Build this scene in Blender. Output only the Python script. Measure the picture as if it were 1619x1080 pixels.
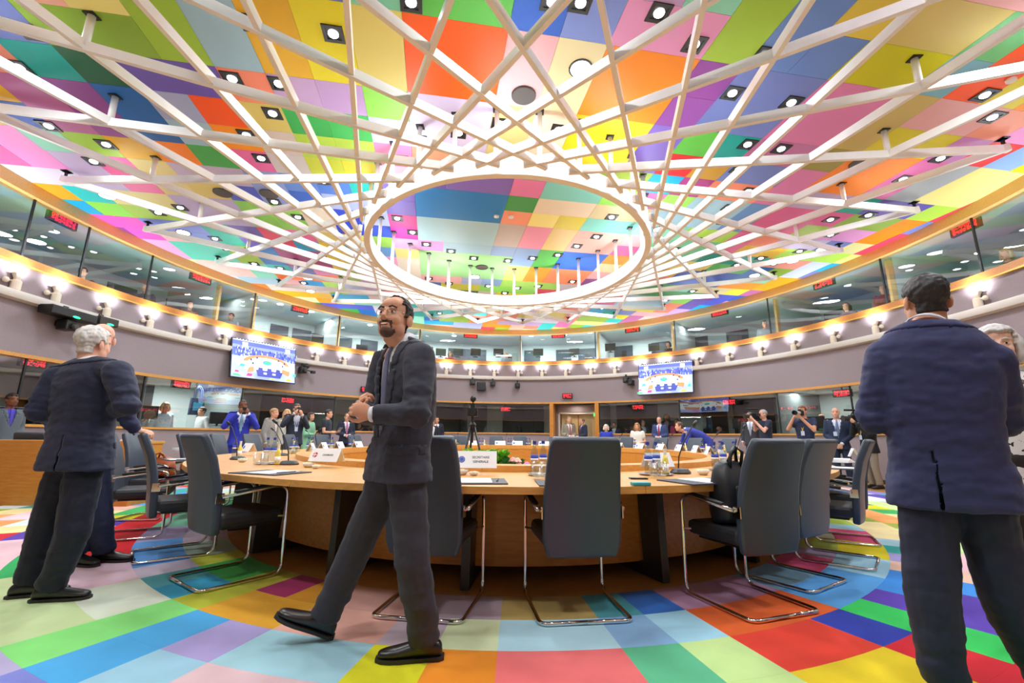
import bpy, bmesh, math, random
from mathutils import Vector, Matrix, noise
R = math.radians
random.seed(7)
scene = bpy.context.scene
for o in list(bpy.data.objects): bpy.data.objects.remove(o)
COL = scene.collection

# ---------------------------------------------------------------- camera
FPX, CAMH, CXP, CYP = 712.0, 1.05, 809.5, 540.0
PITCH, ROLL = math.atan(150/FPX), R(0.5)
cam = bpy.data.cameras.new('camera'); cam.sensor_width = 36; cam.lens = 36*FPX/1619
cam.clip_start = .05; cam.clip_end = 200
cam_o = bpy.data.objects.new('camera', cam); COL.objects.link(cam_o)
cam_o.matrix_world = Matrix.Translation((0, 0, CAMH)) @ Matrix.Rotation(R(90)+PITCH, 4, 'X') @ Matrix.Rotation(ROLL, 4, 'Z')
scene.camera = cam_o

def ray(x, y):
    a = (x-CXP)/FPX; b = -(y-CYP)/FPX
    c, s = math.cos(ROLL), math.sin(ROLL)
    a, b = a*c-b*s, a*s+b*c
    return Vector((a, math.cos(PITCH)-b*math.sin(PITCH), math.sin(PITCH)+b*math.cos(PITCH)))
def onz(x, y, z):
    r = ray(x, y); t = (z-CAMH)/r.z
    return Vector((r.x*t, r.y*t, z))
def ony(x, y, Y):
    r = ray(x, y); t = Y/r.y
    return Vector((r.x*t, Y, CAMH+r.z*t))
def proj(p):
    X, Y, Z = p[0], p[1], p[2]-CAMH
    d = Y*math.cos(PITCH)+Z*math.sin(PITCH)
    if d < .05: return None
    a, b = X/d, (-Y*math.sin(PITCH)+Z*math.cos(PITCH))/d
    c, s = math.cos(ROLL), math.sin(ROLL)
    return CXP+FPX*(a*c+b*s), CYP-FPX*(-a*s+b*c)
# room outline: ellipse
RC, RA, RB = Vector((0, 8.7, 0)), 9.25, 10.9
def wallpt(t, off=0.0, z=0.0):        # t: 0 = far end, grows to the right
    return Vector((RC.x+(RA+off)*math.sin(t), RC.y+(RB+off)*math.cos(t), z))
def onwall(x, y, off=0.0):
    r = ray(x, y); a, b = RA+off, RB+off
    A = (r.x/a)**2+(r.y/b)**2; B = 2*(-RC.x*r.x/a**2-RC.y*r.y/b**2); C = (RC.x/a)**2+(RC.y/b)**2-1
    t = (-B+math.sqrt(B*B-4*A*C))/(2*A)
    p = Vector((r.x*t, r.y*t, CAMH+r.z*t))
    return p, math.atan2((p.x-RC.x)/a, (p.y-RC.y)/b)

# ---------------------------------------------------------------- view, world
vs = scene.view_settings
vs.view_transform = 'Standard'; vs.look = 'None'; vs.gamma = 1; vs.use_curve_mapping = False
vs.exposure = -0.15
w = bpy.data.worlds.new('world'); scene.world = w; w.use_nodes = True
w.node_tree.nodes['Background'].inputs[0].default_value = (.75, .8, .9, 1)
w.node_tree.nodes['Background'].inputs[1].default_value = 0.05

def area(name, loc, rot, size, power, color=(1, 1, 1), shape='DISK'):
    l = bpy.data.lights.new(name, 'AREA'); l.shape = shape; l.size = size; l.energy = power; l.color = color
    o = bpy.data.objects.new(name, l); COL.objects.link(o); o.location = loc; o.rotation_euler = rot
    return o
CEIL = 5.70
# ceiling lamps shining down (large round lamps among the small downlights)
for i in range(16):
    t = 2*math.pi*(i+.5)/16
    area('ceiling_lamp_light', (7.0*math.sin(t), 8.8+8.3*math.cos(t), CEIL-.06), (0, 0, 0), .35, 95, (.87, .945, 1))
for i in range(8):
    t = 2*math.pi*i/8
    area('ceiling_lamp_light', (3.9*math.sin(t), 8.9+4.6*math.cos(t), CEIL-.06), (0, 0, 0), .35, 95, (.87, .945, 1))
for i in range(5):
    t = 2*math.pi*i/5
    area('ceiling_lamp_light', (-.1+1.3*math.sin(t), 8.9+1.5*math.cos(t), CEIL-.06), (0, 0, 0), .35, 70, (.87, .945, 1))
# up-lighting strips on top of the suspended ring; ceiling fill lights added along the gallery rail
for i in range(10):
    t = 2*math.pi*i/10
    l = area('ring_uplight', (-.1+2.785*math.sin(t), 8.9+3.195*math.cos(t), 4.915), (math.pi, 0, -t), .8, 16, (.87, .945, 1), 'RECTANGLE'); l.data.size_y = .09
for i in range(28):
    t = 2*math.pi*(i+.5)/28
    l = area('rail_fill_light', wallpt(t, -.03, 4.285), (math.pi, 0, -t), 1.2, 30, (.87, .945, 1), 'RECTANGLE'); l.data.size_y = .06
# ---------------------------------------------------------------- helpers
def srgb(h):
    h = h.lstrip('#'); v = [int(h[i:i+2], 16)/255 for i in (0, 2, 4)]
    return tuple(c/12.92 if c <= .04045 else ((c+.055)/1.055)**2.4 for c in v)
_M = {}
def mat(name, col='808080', rough=.5, metal=0, emit=0, var=0.0, vscale=8, bump=0, bscale=60, spec=.5, sheen=0, stretch=None):
    if name in _M: return _M[name]
    m = bpy.data.materials.new(name); m.use_nodes = True; nt = m.node_tree
    b = nt.nodes['Principled BSDF']; c = srgb(col)
    b.inputs['Base Color'].default_value = (*c, 1); b.inputs['Roughness'].default_value = rough
    b.inputs['Metallic'].default_value = metal; b.inputs['Specular IOR Level'].default_value = spec
    if sheen: b.inputs['Sheen Weight'].default_value = sheen
    if emit:
        b.inputs['Emission Color'].default_value = (*c, 1); b.inputs['Emission Strength'].default_value = emit
    if var or bump:
        tc = nt.nodes.new('ShaderNodeTexCoord'); mp = nt.nodes.new('ShaderNodeMapping')
        nt.links.new(tc.outputs['Object'], mp.inputs[0])
        if stretch: mp.inputs['Scale'].default_value = stretch
    if var:
        n = nt.nodes.new('ShaderNodeTexNoise'); n.inputs['Scale'].default_value = vscale; n.inputs['Detail'].default_value = 4
        nt.links.new(mp.outputs[0], n.inputs['Vector'])
        r = nt.nodes.new('ShaderNodeValToRGB'); e = r.color_ramp.elements
        e[0].position = .3; e[1].position = .7
        e[0].color = (*[x*(1-var) for x in c], 1); e[1].color = (*[min(1, x*(1+var)) for x in c], 1)
        nt.links.new(n.outputs[0], r.inputs[0]); nt.links.new(r.outputs[0], b.inputs['Base Color'])
    if bump:
        n2 = nt.nodes.new('ShaderNodeTexNoise'); n2.inputs['Scale'].default_value = bscale
        nt.links.new(mp.outputs[0], n2.inputs['Vector'])
        bp = nt.nodes.new('ShaderNodeBump'); bp.inputs['Strength'].default_value = bump; bp.inputs['Distance'].default_value = .004
        nt.links.new(n2.outputs[0], bp.inputs['Height']); nt.links.new(bp.outputs[0], b.inputs['Normal'])
    _M[name] = m
    return m
def wood(name, col, dark, rough=.35, scale=(1.5, 14, 14)):
    if name in _M: return _M[name]
    m = mat(name, col, rough); nt = m.node_tree; b = nt.nodes['Principled BSDF']
    tc = nt.nodes.new('ShaderNodeTexCoord'); mp = nt.nodes.new('ShaderNodeMapping'); mp.inputs['Scale'].default_value = scale
    n = nt.nodes.new('ShaderNodeTexNoise'); n.inputs['Scale'].default_value = 3; n.inputs['Detail'].default_value = 6; n.inputs['Distortion'].default_value = .4
    r = nt.nodes.new('ShaderNodeValToRGB'); r.color_ramp.elements[0].position = .3; r.color_ramp.elements[1].position = .75
    r.color_ramp.elements[0].color = (*srgb(dark), 1); r.color_ramp.elements[1].color = (*srgb(col), 1)
    nt.links.new(tc.outputs['Object'], mp.inputs[0]); nt.links.new(mp.outputs[0], n.inputs['Vector'])
    nt.links.new(n.outputs[0], r.inputs[0]); nt.links.new(r.outputs[0], b.inputs['Base Color'])
    return m
def glass_mat(name, refl=.14, tint='e8f0ee', rough=0.0, mult=.5):
    if name in _M: return _M[name]
    m = bpy.data.materials.new(name); m.use_nodes = True; nt = m.node_tree; nt.nodes.clear()
    o = nt.nodes.new('ShaderNodeOutputMaterial'); mx = nt.nodes.new('ShaderNodeMixShader')
    t = nt.nodes.new('ShaderNodeBsdfTransparent'); t.inputs[0].default_value = (*srgb(tint), 1)
    g = nt.nodes.new('ShaderNodeBsdfGlossy'); g.inputs['Roughness'].default_value = rough
    lw = nt.nodes.new('ShaderNodeLayerWeight'); lw.inputs[0].default_value = .35
    ma = nt.nodes.new('ShaderNodeMath'); ma.operation = 'MULTIPLY_ADD'; ma.inputs[1].default_value = mult; ma.inputs[2].default_value = refl
    nt.links.new(lw.outputs['Facing'], ma.inputs[0]); nt.links.new(ma.outputs[0], mx.inputs[0])
    nt.links.new(t.outputs[0], mx.inputs[1]); nt.links.new(g.outputs[0], mx.inputs[2]); nt.links.new(mx.outputs[0], o.inputs[0])
    _M[name] = m
    return m

class MB:
    """collects shapes; build() links them as one mesh object"""
    def __init__(s): s.v = []; s.f = []; s.mi = []; s.cur = 0
    def add(s, vs, fs):
        k = len(s.v); s.v += [tuple(v) for v in vs]; s.f += [tuple(i+k for i in f) for f in fs]; s.mi += [s.cur]*len(fs)
        return s
    def box(s, c, d, m=None, taper=1.0):
        x, y, z = d[0]/2, d[1]/2, d[2]/2
        vs = [Vector((sx*x*(taper if sz > 0 else 1), sy*y*(taper if sz > 0 else 1), sz*z)) for sz in (-1, 1) for sy in (-1, 1) for sx in (-1, 1)]
        c = Vector(c)
        vs = [(m @ v if m else v)+c for v in vs]
        return s.add(vs, [(0, 2, 3, 1), (4, 5, 7, 6), (0, 1, 5, 4), (2, 6, 7, 3), (0, 4, 6, 2), (1, 3, 7, 5)])
    def bar(s, p, q, w, h, up=(0, 0, 1)):
        p, q = Vector(p), Vector(q); d = (q-p).normalized(); u = Vector(up)
        sd = d.cross(u)
        if sd.length < 1e-4: sd = d.cross(Vector((1, 0, 0)))
        sd.normalize(); u = sd.cross(d)
        vs = [e+sd*(a*w/2)+u*(b*h/2) for e in (p, q) for a, b in ((-1, -1), (1, -1), (1, 1), (-1, 1))]
        return s.add(vs, [(0, 1, 2, 3), (7, 6, 5, 4), (0, 4, 5, 1), (1, 5, 6, 2), (2, 6, 7, 3), (3, 7, 4, 0)])
    def prism(s, poly, z0, z1, m=None):
        n = len(poly)
        vs = [Vector((x, y, z)) for z in (z0, z1) for x, y in poly]
        if m: vs = [m @ v for v in vs]
        return s.add(vs, [tuple(reversed(range(n))), tuple(range(n, 2*n))]+[(i, (i+1) % n, n+(i+1) % n, n+i) for i in range(n)])
    def tube(s, pts, rad, seg=8, cap=True, closed=False, side=None, power=2.0):
        pts = [Vector(p) for p in pts]; n = len(pts)
        if not isinstance(rad, (list, tuple)): rad = [rad]*n
        vs = []; prev = Vector(side) if side else None
        for i, p in enumerate(pts):
            a = pts[(i-1) % n] if (i or closed) else p; b = pts[(i+1) % n] if (i < n-1 or closed) else p
            t = (b-a).normalized() if (b-a).length > 1e-7 else Vector((0, 0, 1))
            if prev is None:
                prev = t.cross(Vector((0, 0, 1)))
                if prev.length < .05: prev = t.cross(Vector((1, 0, 0)))
            sd = prev-t*prev.dot(t)
            sd = sd.normalized() if sd.length > 1e-5 else t.orthogonal().normalized()
            if side is None: prev = sd
            up = t.cross(sd)
            r = rad[i]; rx, ry = (r if isinstance(r, (list, tuple)) else (r, r))
            for k in range(seg):
                an = 2*math.pi*k/seg; c, q = math.cos(an), math.sin(an)
                if power != 2.0:
                    c = math.copysign(abs(c)**(2/power), c); q = math.copysign(abs(q)**(2/power), q)
                vs.append(p+sd*(c*rx)+up*(q*ry))
        fs = []
        m = n if closed else n-1
        for i in range(m):
            j = (i+1) % n
            for k in range(seg):
                l = (k+1) % seg
                fs.append((i*seg+k, i*seg+l, j*seg+l, j*seg+k))
        if cap and not closed:
            fs.append(tuple(reversed(range(seg)))); fs.append(tuple(range((n-1)*seg, n*seg)))
        return s.add(vs, fs)
    def lathe(s, prof, seg=16, c=(0, 0, 0), m=None):
        c = Vector(c); vs = []; n = len(prof)
        for r, z in prof:
            for k in range(seg):
                a = 2*math.pi*k/seg; v = Vector((max(r, 1e-4)*math.cos(a), max(r, 1e-4)*math.sin(a), z))
                vs.append((m @ v if m else v)+c)
        fs = [(i*seg+k, i*seg+(k+1) % seg, (i+1)*seg+(k+1) % seg, (i+1)*seg+k) for i in range(n-1) for k in range(seg)]
        fs.append(tuple(reversed(range(seg)))); fs.append(tuple(range((n-1)*seg, n*seg)))
        return s.add(vs, fs)
    def ell(s, c, r, m=None, seg=12, rings=8):
        prof = []
        c = Vector(c); vs = []
        for i in range(rings+1):
            th = math.pi*i/rings
            for k in range(seg):
                a = 2*math.pi*k/seg
                st = max(math.sin(th), 1e-3)
                v = Vector((r[0]*st*math.cos(a), r[1]*st*math.sin(a), -r[2]*math.cos(th)))
                vs.append((m @ v if m else v)+c)
        fs = [(i*seg+k, i*seg+(k+1) % seg, (i+1)*seg+(k+1) % seg, (i+1)*seg+k) for i in range(rings) for k in range(seg)]
        fs.append(tuple(reversed(range(seg)))); fs.append(tuple(range(rings*seg, (rings+1)*seg)))
        return s.add(vs, fs)
    def mesh(s, name):
        me = bpy.data.meshes.new(name); me.from_pydata(s.v, [], s.f); me.update()
        return me
    def build(s, name, m, parent=None, smooth=False, bevel=0, loc=None, rot=None):
        me = s.mesh(name)
        ms = m if isinstance(m, (list, tuple)) else [m]
        for x in ms: me.materials.append(x)
        if len(ms) > 1: me.polygons.foreach_set('material_index', s.mi)
        if smooth: me.polygons.foreach_set('use_smooth', [True]*len(me.polygons))
        return link(name, me, parent, bevel, loc, rot)
def link(name, me, parent=None, bevel=0, loc=None, rot=None):
    o = bpy.data.objects.new(name, me); COL.objects.link(o)
    if parent: o.parent = parent
    if loc is not None: o.location = loc
    if rot is not None: o.rotation_euler = rot
    if bevel:
        b = o.modifiers.new('bevel', 'BEVEL'); b.width = bevel; b.segments = 2; b.limit_method = 'ANGLE'
    return o
def autosmooth(o, ang=40):
    me = o.data
    me.polygons.foreach_set('use_smooth', [True]*len(me.polygons))
    try: me.set_sharp_from_angle(angle=R(ang))
    except Exception: pass
    return o
def tag(o, label=None, cat=None, group=None, kind=None):
    if label: o['label'] = label
    if cat: o['category'] = cat
    if group: o['group'] = group
    if kind: o['kind'] = kind
    return o
def thing(name, label, cat, loc=(0, 0, 0), rz=0.0, group=None):
    o = bpy.data.objects.new(name, None); COL.objects.link(o); o.empty_display_size = .1
    o.location = loc; o.rotation_euler = (0, 0, rz)
    return tag(o, label, cat, group)
def dup(root, loc, rz, label=None, group=None, scale=None):
    def cp(o, par):
        c = o.copy(); COL.objects.link(c); c.parent = par
        for ch in o.children: cp(ch, c)
        return c
    r = cp(root, None); r.location = loc; r.rotation_euler = (0, 0, rz)
    if label: r['label'] = label
    if group: r['group'] = group
    if scale: r.scale = (scale,)*3
    return r
ORD = ['first','second','third','fourth','fifth','sixth','seventh','eighth','ninth','tenth','eleventh','twelfth','thirteenth','fourteenth','fifteenth','sixteenth','seventeenth','eighteenth','nineteenth','twentieth']
# ================================================================ ROOM
PAL = ['e5d91e','f28b6e','6e7fc4','00a29a','8cb43a','a0c83c','00562f','6b57b5','9fc3d6','dfae22','c3a3d2','b5679f','8e3f97','0f65b5','2556b8','a8b4dd','ff5a00','ff9a00','d9c66c','2f9e45','d8c8c0','f5b8a5','f097d8','8fdcc0','f06fb0','d8d4e6','28c8c8','00a8e0','8ee04e','e8dfae','eeb6bc','e84060','4a58c8','f4e88c']
def panel_mat(c):
    return mat('ceiling_paint_'+c, c, .45, spec=.35)
M_white = mat('white_enamel', 'ece9e6', .3, var=.02)
M_black = mat('black_plastic', '17181b', .4)
M_dark = mat('dark_metal', '4a4644', .38, .6, var=.08)
M_chrome = mat('chrome', 'dedede', .07, 1)
M_fab = mat('wall_fabric', '93868c', .9, var=.04, vscale=30, bump=.15, bscale=300)
M_oak = wood('oak_veneer', 'dba257', 'c88c42')
M_oakd = wood('oak_front', 'd2903f', 'bd7a2c', .4)
M_oakl = wood('oak_cornice', 'e2b878', 'd6a763')
M_floor = wood('parquet', 'c89a58', 'a87c40', .3, (2, 30, 2))
M_led = mat('led_red', 'ff2030', .4, emit=4)
M_lamp = mat('lamp_glow', 'f4f8ff', .4, emit=10)
M_ledge = mat('ledge_paint', 'd8d2cc', .4)
M_bwhite = mat('booth_wall', 'd4e0e0', .6)
M_bdark = mat('booth_panel', '3f4c5a', .5, var=.05)
M_bceil = mat('booth_ceiling', 'c8d0d0', .6)
M_glass = glass_mat('window_glass', .07)

NSEG = 168
def ellband(name, prof, m, t0=-math.pi, t1=math.pi, kind='structure', parent=None, smooth=True, n=None):
    full = abs((t1-t0)-2*math.pi) < 1e-6
    n = n or max(2, int(NSEG*(t1-t0)/(2*math.pi)))
    k = len(prof); vs = []; fs = []
    cnt = n if full else n+1
    for i in range(cnt):
        t = t0+(t1-t0)*i/n
        for off, z in prof: vs.append(wallpt(t, off, z))
    for i in range(n):
        j = (i+1) % cnt
        for a in range(k):
            b = (a+1) % k
            fs.append((i*k+a, i*k+b, j*k+b, j*k+a))
    if not full:
        fs.append(tuple(range(k))); fs.append(tuple(reversed(range(n*k, n*k+k))))
    mb = MB(); mb.add(vs, fs)
    o = mb.build(name, m, parent)
    bm = bmesh.new(); bm.from_mesh(o.data); bmesh.ops.recalc_face_normals(bm, faces=bm.faces); bm.to_mesh(o.data); bm.free()
    autosmooth(o, 35)
    if not parent: o['kind'] = kind
    return o
def rect(o0, o1, z0, z1): return [(o0, z0), (o1, z0), (o1, z1), (o0, z1)]
def tpx(x, y=660): return onwall(x, y)[1]

# floor
mb = MB(); poly = [wallpt(2*math.pi*i/120, 3.2) for i in range(120)]
mb.prism([(p.x, p.y) for p in poly], -.10, -.008)
mb.build('floor', M_floor)['kind'] = 'structure'

# carpet of coloured tiles laid in arcs round the table
TC = (0.0, 8.8)
def pol(phi, d, z=0.0, a0=4.05, b0=5.5):
    p = R(phi); return Vector((TC[0]+(a0+d)*math.sin(p), TC[1]-(b0+d)*math.cos(p), z))
def inward(phi, d):     # unit vector from a seat towards the table, and its yaw
    a = pol(phi-.5, d); b = pol(phi+.5, d); t = (b-a).normalized()
    n = Vector((-t.y, t.x, 0))
    return n, math.atan2(-n.x, n.y)
carp = {}
def crow(r, spec):
    for k0, k1, c in spec:
        for k in range(k0, k1+1): carp[(r, k)] = (c, (r, k0))
crow(0, [(-19,-18,'5a98d8'),(-17,-15,'b8a8b8'),(-14,-13,'a4bca8'),(-12,-12,'c4c83c'),(-11,-10,'3fae4a'),(-9,-9,'b4ac30'),(-8,-8,'a0245c'),(-7,-7,'cc8c1c'),(-6,-5,'d09c90'),(-4,-3,'b09ca8'),(-2,-1,'b89c58'),(0,0,'4aa0a8'),(1,1,'2f6fc8'),(2,4,'b888a8'),(5,6,'84b4cc'),(7,8,'d44c78'),(9,9,'b4a4c8'),(10,11,'a8b84c'),(12,13,'d8e4c8'),(14,15,'e8a0b8')])
crow(1, [(-20,-18,'7ac0a0'),(-17,-16,'b0a4cc'),(-15,-13,'5a98d8'),(-12,-12,'c8bcd0'),(-11,-11,'4a9aa0'),(-10,-10,'2c9cc0'),(-9,-9,'b8bc30'),(-8,-7,'dca028'),(-6,-5,'e0a898'),(-4,-4,'c4b0bc'),(-3,-3,'d8e4b4'),(-2,-1,'b4dce8'),(0,0,'8cb8e0'),(1,1,'a8dcf0'),(2,4,'e86424'),(5,7,'58a4e4'),(8,9,'a0d0e4'),(10,11,'e0d020'),(12,13,'d44c78'),(14,14,'98c8d8'),(15,17,'a8c84c')])
crow(2, [(-20,-16,'d8202c'),(-15,-14,'d8202c'),(-13,-12,'e0c0d0'),(-11,-10,'d4dcc8'),(-9,-9,'84dc78'),(-8,-8,'48a4dc'),(-7,-7,'a89cd0'),(-6,-5,'a0ccd8'),(-4,-4,'dcd818'),(-3,-3,'e88c1c'),(-2,-1,'ee7474'),(0,0,'60c090'),(1,1,'c8e898'),(2,3,'e8402c'),(4,4,'2c40b0'),(5,5,'34d060'),(6,6,'5c40b0'),(7,8,'3c90e4'),(9,9,'f0c8b0'),(10,10,'a8a0d8'),(11,11,'2ca8a0'),(12,12,'a8d0e0'),(13,15,'e8d8a0')])
crow(3, [(-15,-14,'30b060'),(-13,-12,'c8d8a0'),(-11,-10,'c0d49c'),(-9,-9,'84dc78'),(-8,-8,'48a4dc'),(-7,-7,'98c4d8'),(-6,-5,'d8b8bc'),(-4,-4,'dcd818'),(-3,-3,'e88c1c'),(-2,-1,'ee7474'),(0,0,'60c090'),(1,1,'c8e898'),(2,3,'ecd020'),(4,4,'d82030'),(5,5,'34d060'),(6,7,'5c40b0'),(8,8,'3c90e4'),(9,9,'f0c8b0')])
crow(4, [(-13,-11,'b8cc88'),(-10,-9,'b0a8cc'),(-8,-7,'7880c8'),(-6,-6,'c8a0a8'),(4,5,'d82030'),(6,6,'e8d020'),(7,8,'5c40b0')])
for j, c in {(-20,-16): 'd8202c'}.items(): pass
rng = random.Random(11)
CPAL = ['e8b0a0','a0ccd8','c8e898','dcd818','58a4e4','d44c78','34b060','5c40b0','e88c1c','b0a8cc','f0e0a0','2ca8a0','d8202c','c4b0bc','a8b84c','f0c8d0','e0f0f0','f4a460','9080d0']
for r in range(9):
    k = -50
    while k < 46:
        n = rng.choice((1, 1, 2, 2, 3)); c = rng.choice(CPAL)
        for q in range(k, min(46, k+n)):
            if (r, q) not in carp: carp[(r, q)] = (c, (r, 'r', k))
        k += n
tiles = {}
for (r, k), (c, rid) in carp.items(): tiles.setdefault((r, c, rid), []).append(k)
def carpet_mat(c): return mat('carpet_'+c, c, .95, var=.13, vscale=2.2, bump=.5, bscale=500, sheen=.15, spec=.1)
carpet = thing('carpet', 'multicoloured carpet of tiles laid in arcs round the conference table', 'carpet')
def tile_mesh(mb, r, k0, k1):
    g = .0002; d0, d1 = .39*r+g, .39*(r+1)-g; n = 2*(k1-k0+1)
    vs = []
    for z in (-.008, 0):
        for d in (d0, d1):
            for i in range(n+1):
                ph = 6.8+3.75*(k0+(k1-k0+1)*i/n)
                vs.append(pol(ph, d, z))
    m = n+1; fs = []
    for i in range(n):
        fs += [(2*m+i, 3*m+i, 3*m+i+1, 2*m+i+1), (i, i+1, 2*m+i+1, 2*m+i), (m+i, 3*m+i, 3*m+i+1, m+i+1)]
    fs += [(0, 2*m, 3*m, m), (n, m+n, 3*m+n, 2*m+n)]
    mb.add(vs, fs)
def parea(pts):
    q = [proj(p) for p in pts]
    if any(v is None for v in q): 
        return 0
    cx = sum(v[0] for v in q)/len(q); cy = sum(v[1] for v in q)/len(q)
    if not (-150 < cx < 1770 and -150 < cy < 1230): return 0
    return abs(sum(q[i-1][0]*q[i][1]-q[i][0]*q[i-1][1] for i in range(len(q))))/2
lst = []
for (r, c, rid), ks in tiles.items():
    ks.sort()
    a = parea([pol(6.8+3.75*ks[0], .39*r), pol(6.8+3.75*(ks[-1]+1), .39*r), pol(6.8+3.75*(ks[-1]+1), .39*r+.39), pol(6.8+3.75*ks[0], .39*r+.39)])
    lst.append((a, r, c, ks))
lst.sort(key=lambda q: -q[0])
rest = {}
for i, (a, r, c, ks) in enumerate(lst):
    if i < 220 and a > 25:
        mb = MB(); tile_mesh(mb, r, ks[0], ks[-1]); mb.build('carpet_tile', carpet_mat(c), carpet)
    else: rest.setdefault(c, []).append((r, ks))
mb = MB(); ms = []
for c, L in rest.items():
    mb.cur = len(ms); ms.append(carpet_mat(c))
    for r, ks in L: tile_mesh(mb, r, ks[0], ks[-1])
o = mb.build('carpet_remainder', ms, carpet); o['kind'] = 'stuff'

# walls -------------------------------------------------------------------
tD0, tD1 = tpx(872), tpx(944)
ellband('wall_lower', rect(0, .12, -.008, 1.15), M_fab, tD1, tD0+2*math.pi)
ellband('wall_band', rect(0, .14, 2.5, 4.12), M_fab)
ellband('trim_1', rect(-.05, .15, 1.15, 1.2), M_oak, tD1, tD0+2*math.pi)
ellband('trim_2', rect(-.015, .15, 2.43, 2.5), M_oak)
ellband('trim_3', rect(-.07, .16, 4.13, 4.27), wood('oak_rail', 'c8843a', 'b06c28'))
ellband('trim_4', rect(-.075, .02, 4.10, 4.13), mat('brass_strip', 'f0c060', .25, .4))
ellband('trim_5', rect(-.05, .16, 5.47, 5.70), M_oakl)
ellband('trim_6', [(0, 3.44), (-.13, 3.46), (-.16, 3.52), (-.15, 3.60), (0, 3.60)], M_ledge)
ellband('baseboard_1', rect(-.012, .0, -.008, .1), M_dark, tD1, tD0+2*math.pi)
# booths behind the glass
ellband('wall_lower_booth', rect(2.6, 2.7, 0, 2.6), M_bwhite)
ellband('wall_upper_booth', rect(2.8, 2.9, 3.66, 5.62), M_bwhite)
ellband('ceiling_lower_booth', rect(.16, 2.9, 2.52, 2.6), M_bceil)
ellband('ceiling_upper_booth', rect(.17, 2.9, 5.56, 5.62), M_bceil)
ellband('floor_upper_booth', rect(.15, 2.9, 3.66, 3.72), M_bdark)
# window panes with black joints
LOW = [30, 225, 382, 530, 668, 741, 869, 947, 1073, 1229, 1345]
UPP = [20, 120, 231, 404, 540, 667, 823, 939, 1063, 1212, 1400, 1560]
def panes(T, z0, z1, skip=(), gm=None):
    global wn
    T = sorted(T)
    T = T+[T[0]+2*math.pi]
    for i in range(len(T)-1):
        if any(T[i] <= s <= T[i+1] for s in skip): continue
        nseg = 1 if T[i+1]-T[i] < .6 else int((T[i+1]-T[i])/.2)
        for q in range(nseg):
            a = T[i]+(T[i+1]-T[i])*q/nseg; b = T[i]+(T[i+1]-T[i])*(q+1)/nseg
            wn += 1
            root = bpy.data.objects.new('window_%d' % wn, None); COL.objects.link(root); root['kind'] = 'structure'
            n = max(1, int((b-a)/.06)); vs = []; fs = []
            for k in range(n+1):
                t = a+(b-a)*k/n
                vs += [wallpt(t, .06, z0), wallpt(t, .06, z1)]
            fs = [(2*k, 2*k+2, 2*k+3, 2*k+1) for k in range(n)]
            m = MB(); m.add(vs, fs); g = m.build('pane', gm or M_glass, root, smooth=True)
            m = MB(); p = wallpt(a, .055, 0); m.bar((p.x, p.y, z0), (p.x, p.y, z1), .035, .03, up=(p.x-RC.x, p.y-RC.y, 0)); m.build('mullion', M_black, root)
wn = 0
panes([onwall(x, 640)[1] for x in LOW], 1.2, 2.43, skip=[(tD0+tD1)/2], gm=glass_mat('window_glass_lower', .15))
panes([onwall(x, 480)[1] for x in UPP], 4.27, 5.47)
# oak partition posts between upper booths, and dividing walls
for x in (345, 404, 540, 667, 823, 944, 1225, 1413, 1060):
    p, t = onwall(x, 480, .3)
    m = MB(); m.box((0, 0, 4.87), (.07, .16, 1.2), Matrix.Rotation(-t, 3, 'Z')); o = m.build('trim_%d' % (7+x), M_oakl); o.location = wallpt(t, .35); o['kind'] = 'structure'
    a, b = wallpt(t, .45), wallpt(t, 2.8)
    m = MB(); m.bar((a.x, a.y, 4.77), (b.x, b.y, 4.77), .05, 1.58); m.build('wall_partition_upper', M_bceil)['kind'] = 'structure'
for x in (225, 382, 530, 741, 947, 1073, 1229):
    p, t = onwall(x, 640, .2)
    a, b = wallpt(t, .2), wallpt(t, 2.6)
    m = MB(); m.bar((a.x, a.y, 1.26), (b.x, b.y, 1.26), .05, 2.52); m.build('wall_partition_lower', mat('partition_grey', '6c7474', .6))['kind'] = 'structure'
# dark doors and panels on the booth back walls
def booth_panel(x0, x1, y, off, z0, z1, m, label, window=False):
    t0, t1 = onwall(x0, y, off)[1], onwall(x1, y, off)[1]
    n = 4; vs = []
    for k in range(n+1):
        t = t0+(t1-t0)*k/n
        vs += [wallpt(t, off-.04, z0), wallpt(t, off-.04, z1), wallpt(t, off, z1), wallpt(t, off, z0)]
    fs = [(4*k+a, 4*k+(a+1) % 4, 4*k+4+(a+1) % 4, 4*k+4+a) for k in range(n) for a in range(4)]+[(0, 1, 2, 3), (4*n, 4*n+3, 4*n+2, 4*n+1)]
    mb = MB(); mb.add(vs, fs); o = mb.build('wall_panel', m); o['kind'] = 'structure'
    if window:
        t = (t0*.45+t1*.55); p = wallpt(t, off-.05, (z0+z1)/2+.15)
        q = MB(); q.box((0, 0, 0), (.22, .03, .55), Matrix.Rotation(-t, 3, 'Z')); w_ = q.build('vision_panel', M_black, o); w_.location = p
for x0, x1, w_ in ((709, 769, 0), (829, 854, 0), (879, 903, 0), (914, 942, 1), (971, 1000, 1), (1030, 1058, 0), (424, 453, 0), (460, 490, 0), (528, 556, 0), (570, 597, 0), (665, 685, 0), (300, 335, 0), (350, 385, 0), (250, 280, 0), (1090, 1120, 0), (1150, 1185, 0), (1250, 1290, 0), (1310, 1350, 0), (1440, 1480, 0), (150, 200, 0)):
    booth_panel(x0, x1, 545, 2.8, 3.98, 5.3, M_bdark, '', w_)
booth_panel(792, 818, 545, 2.8, 3.98, 5.15, mat('booth_door', 'c0cccc', .5), '', True)
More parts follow.
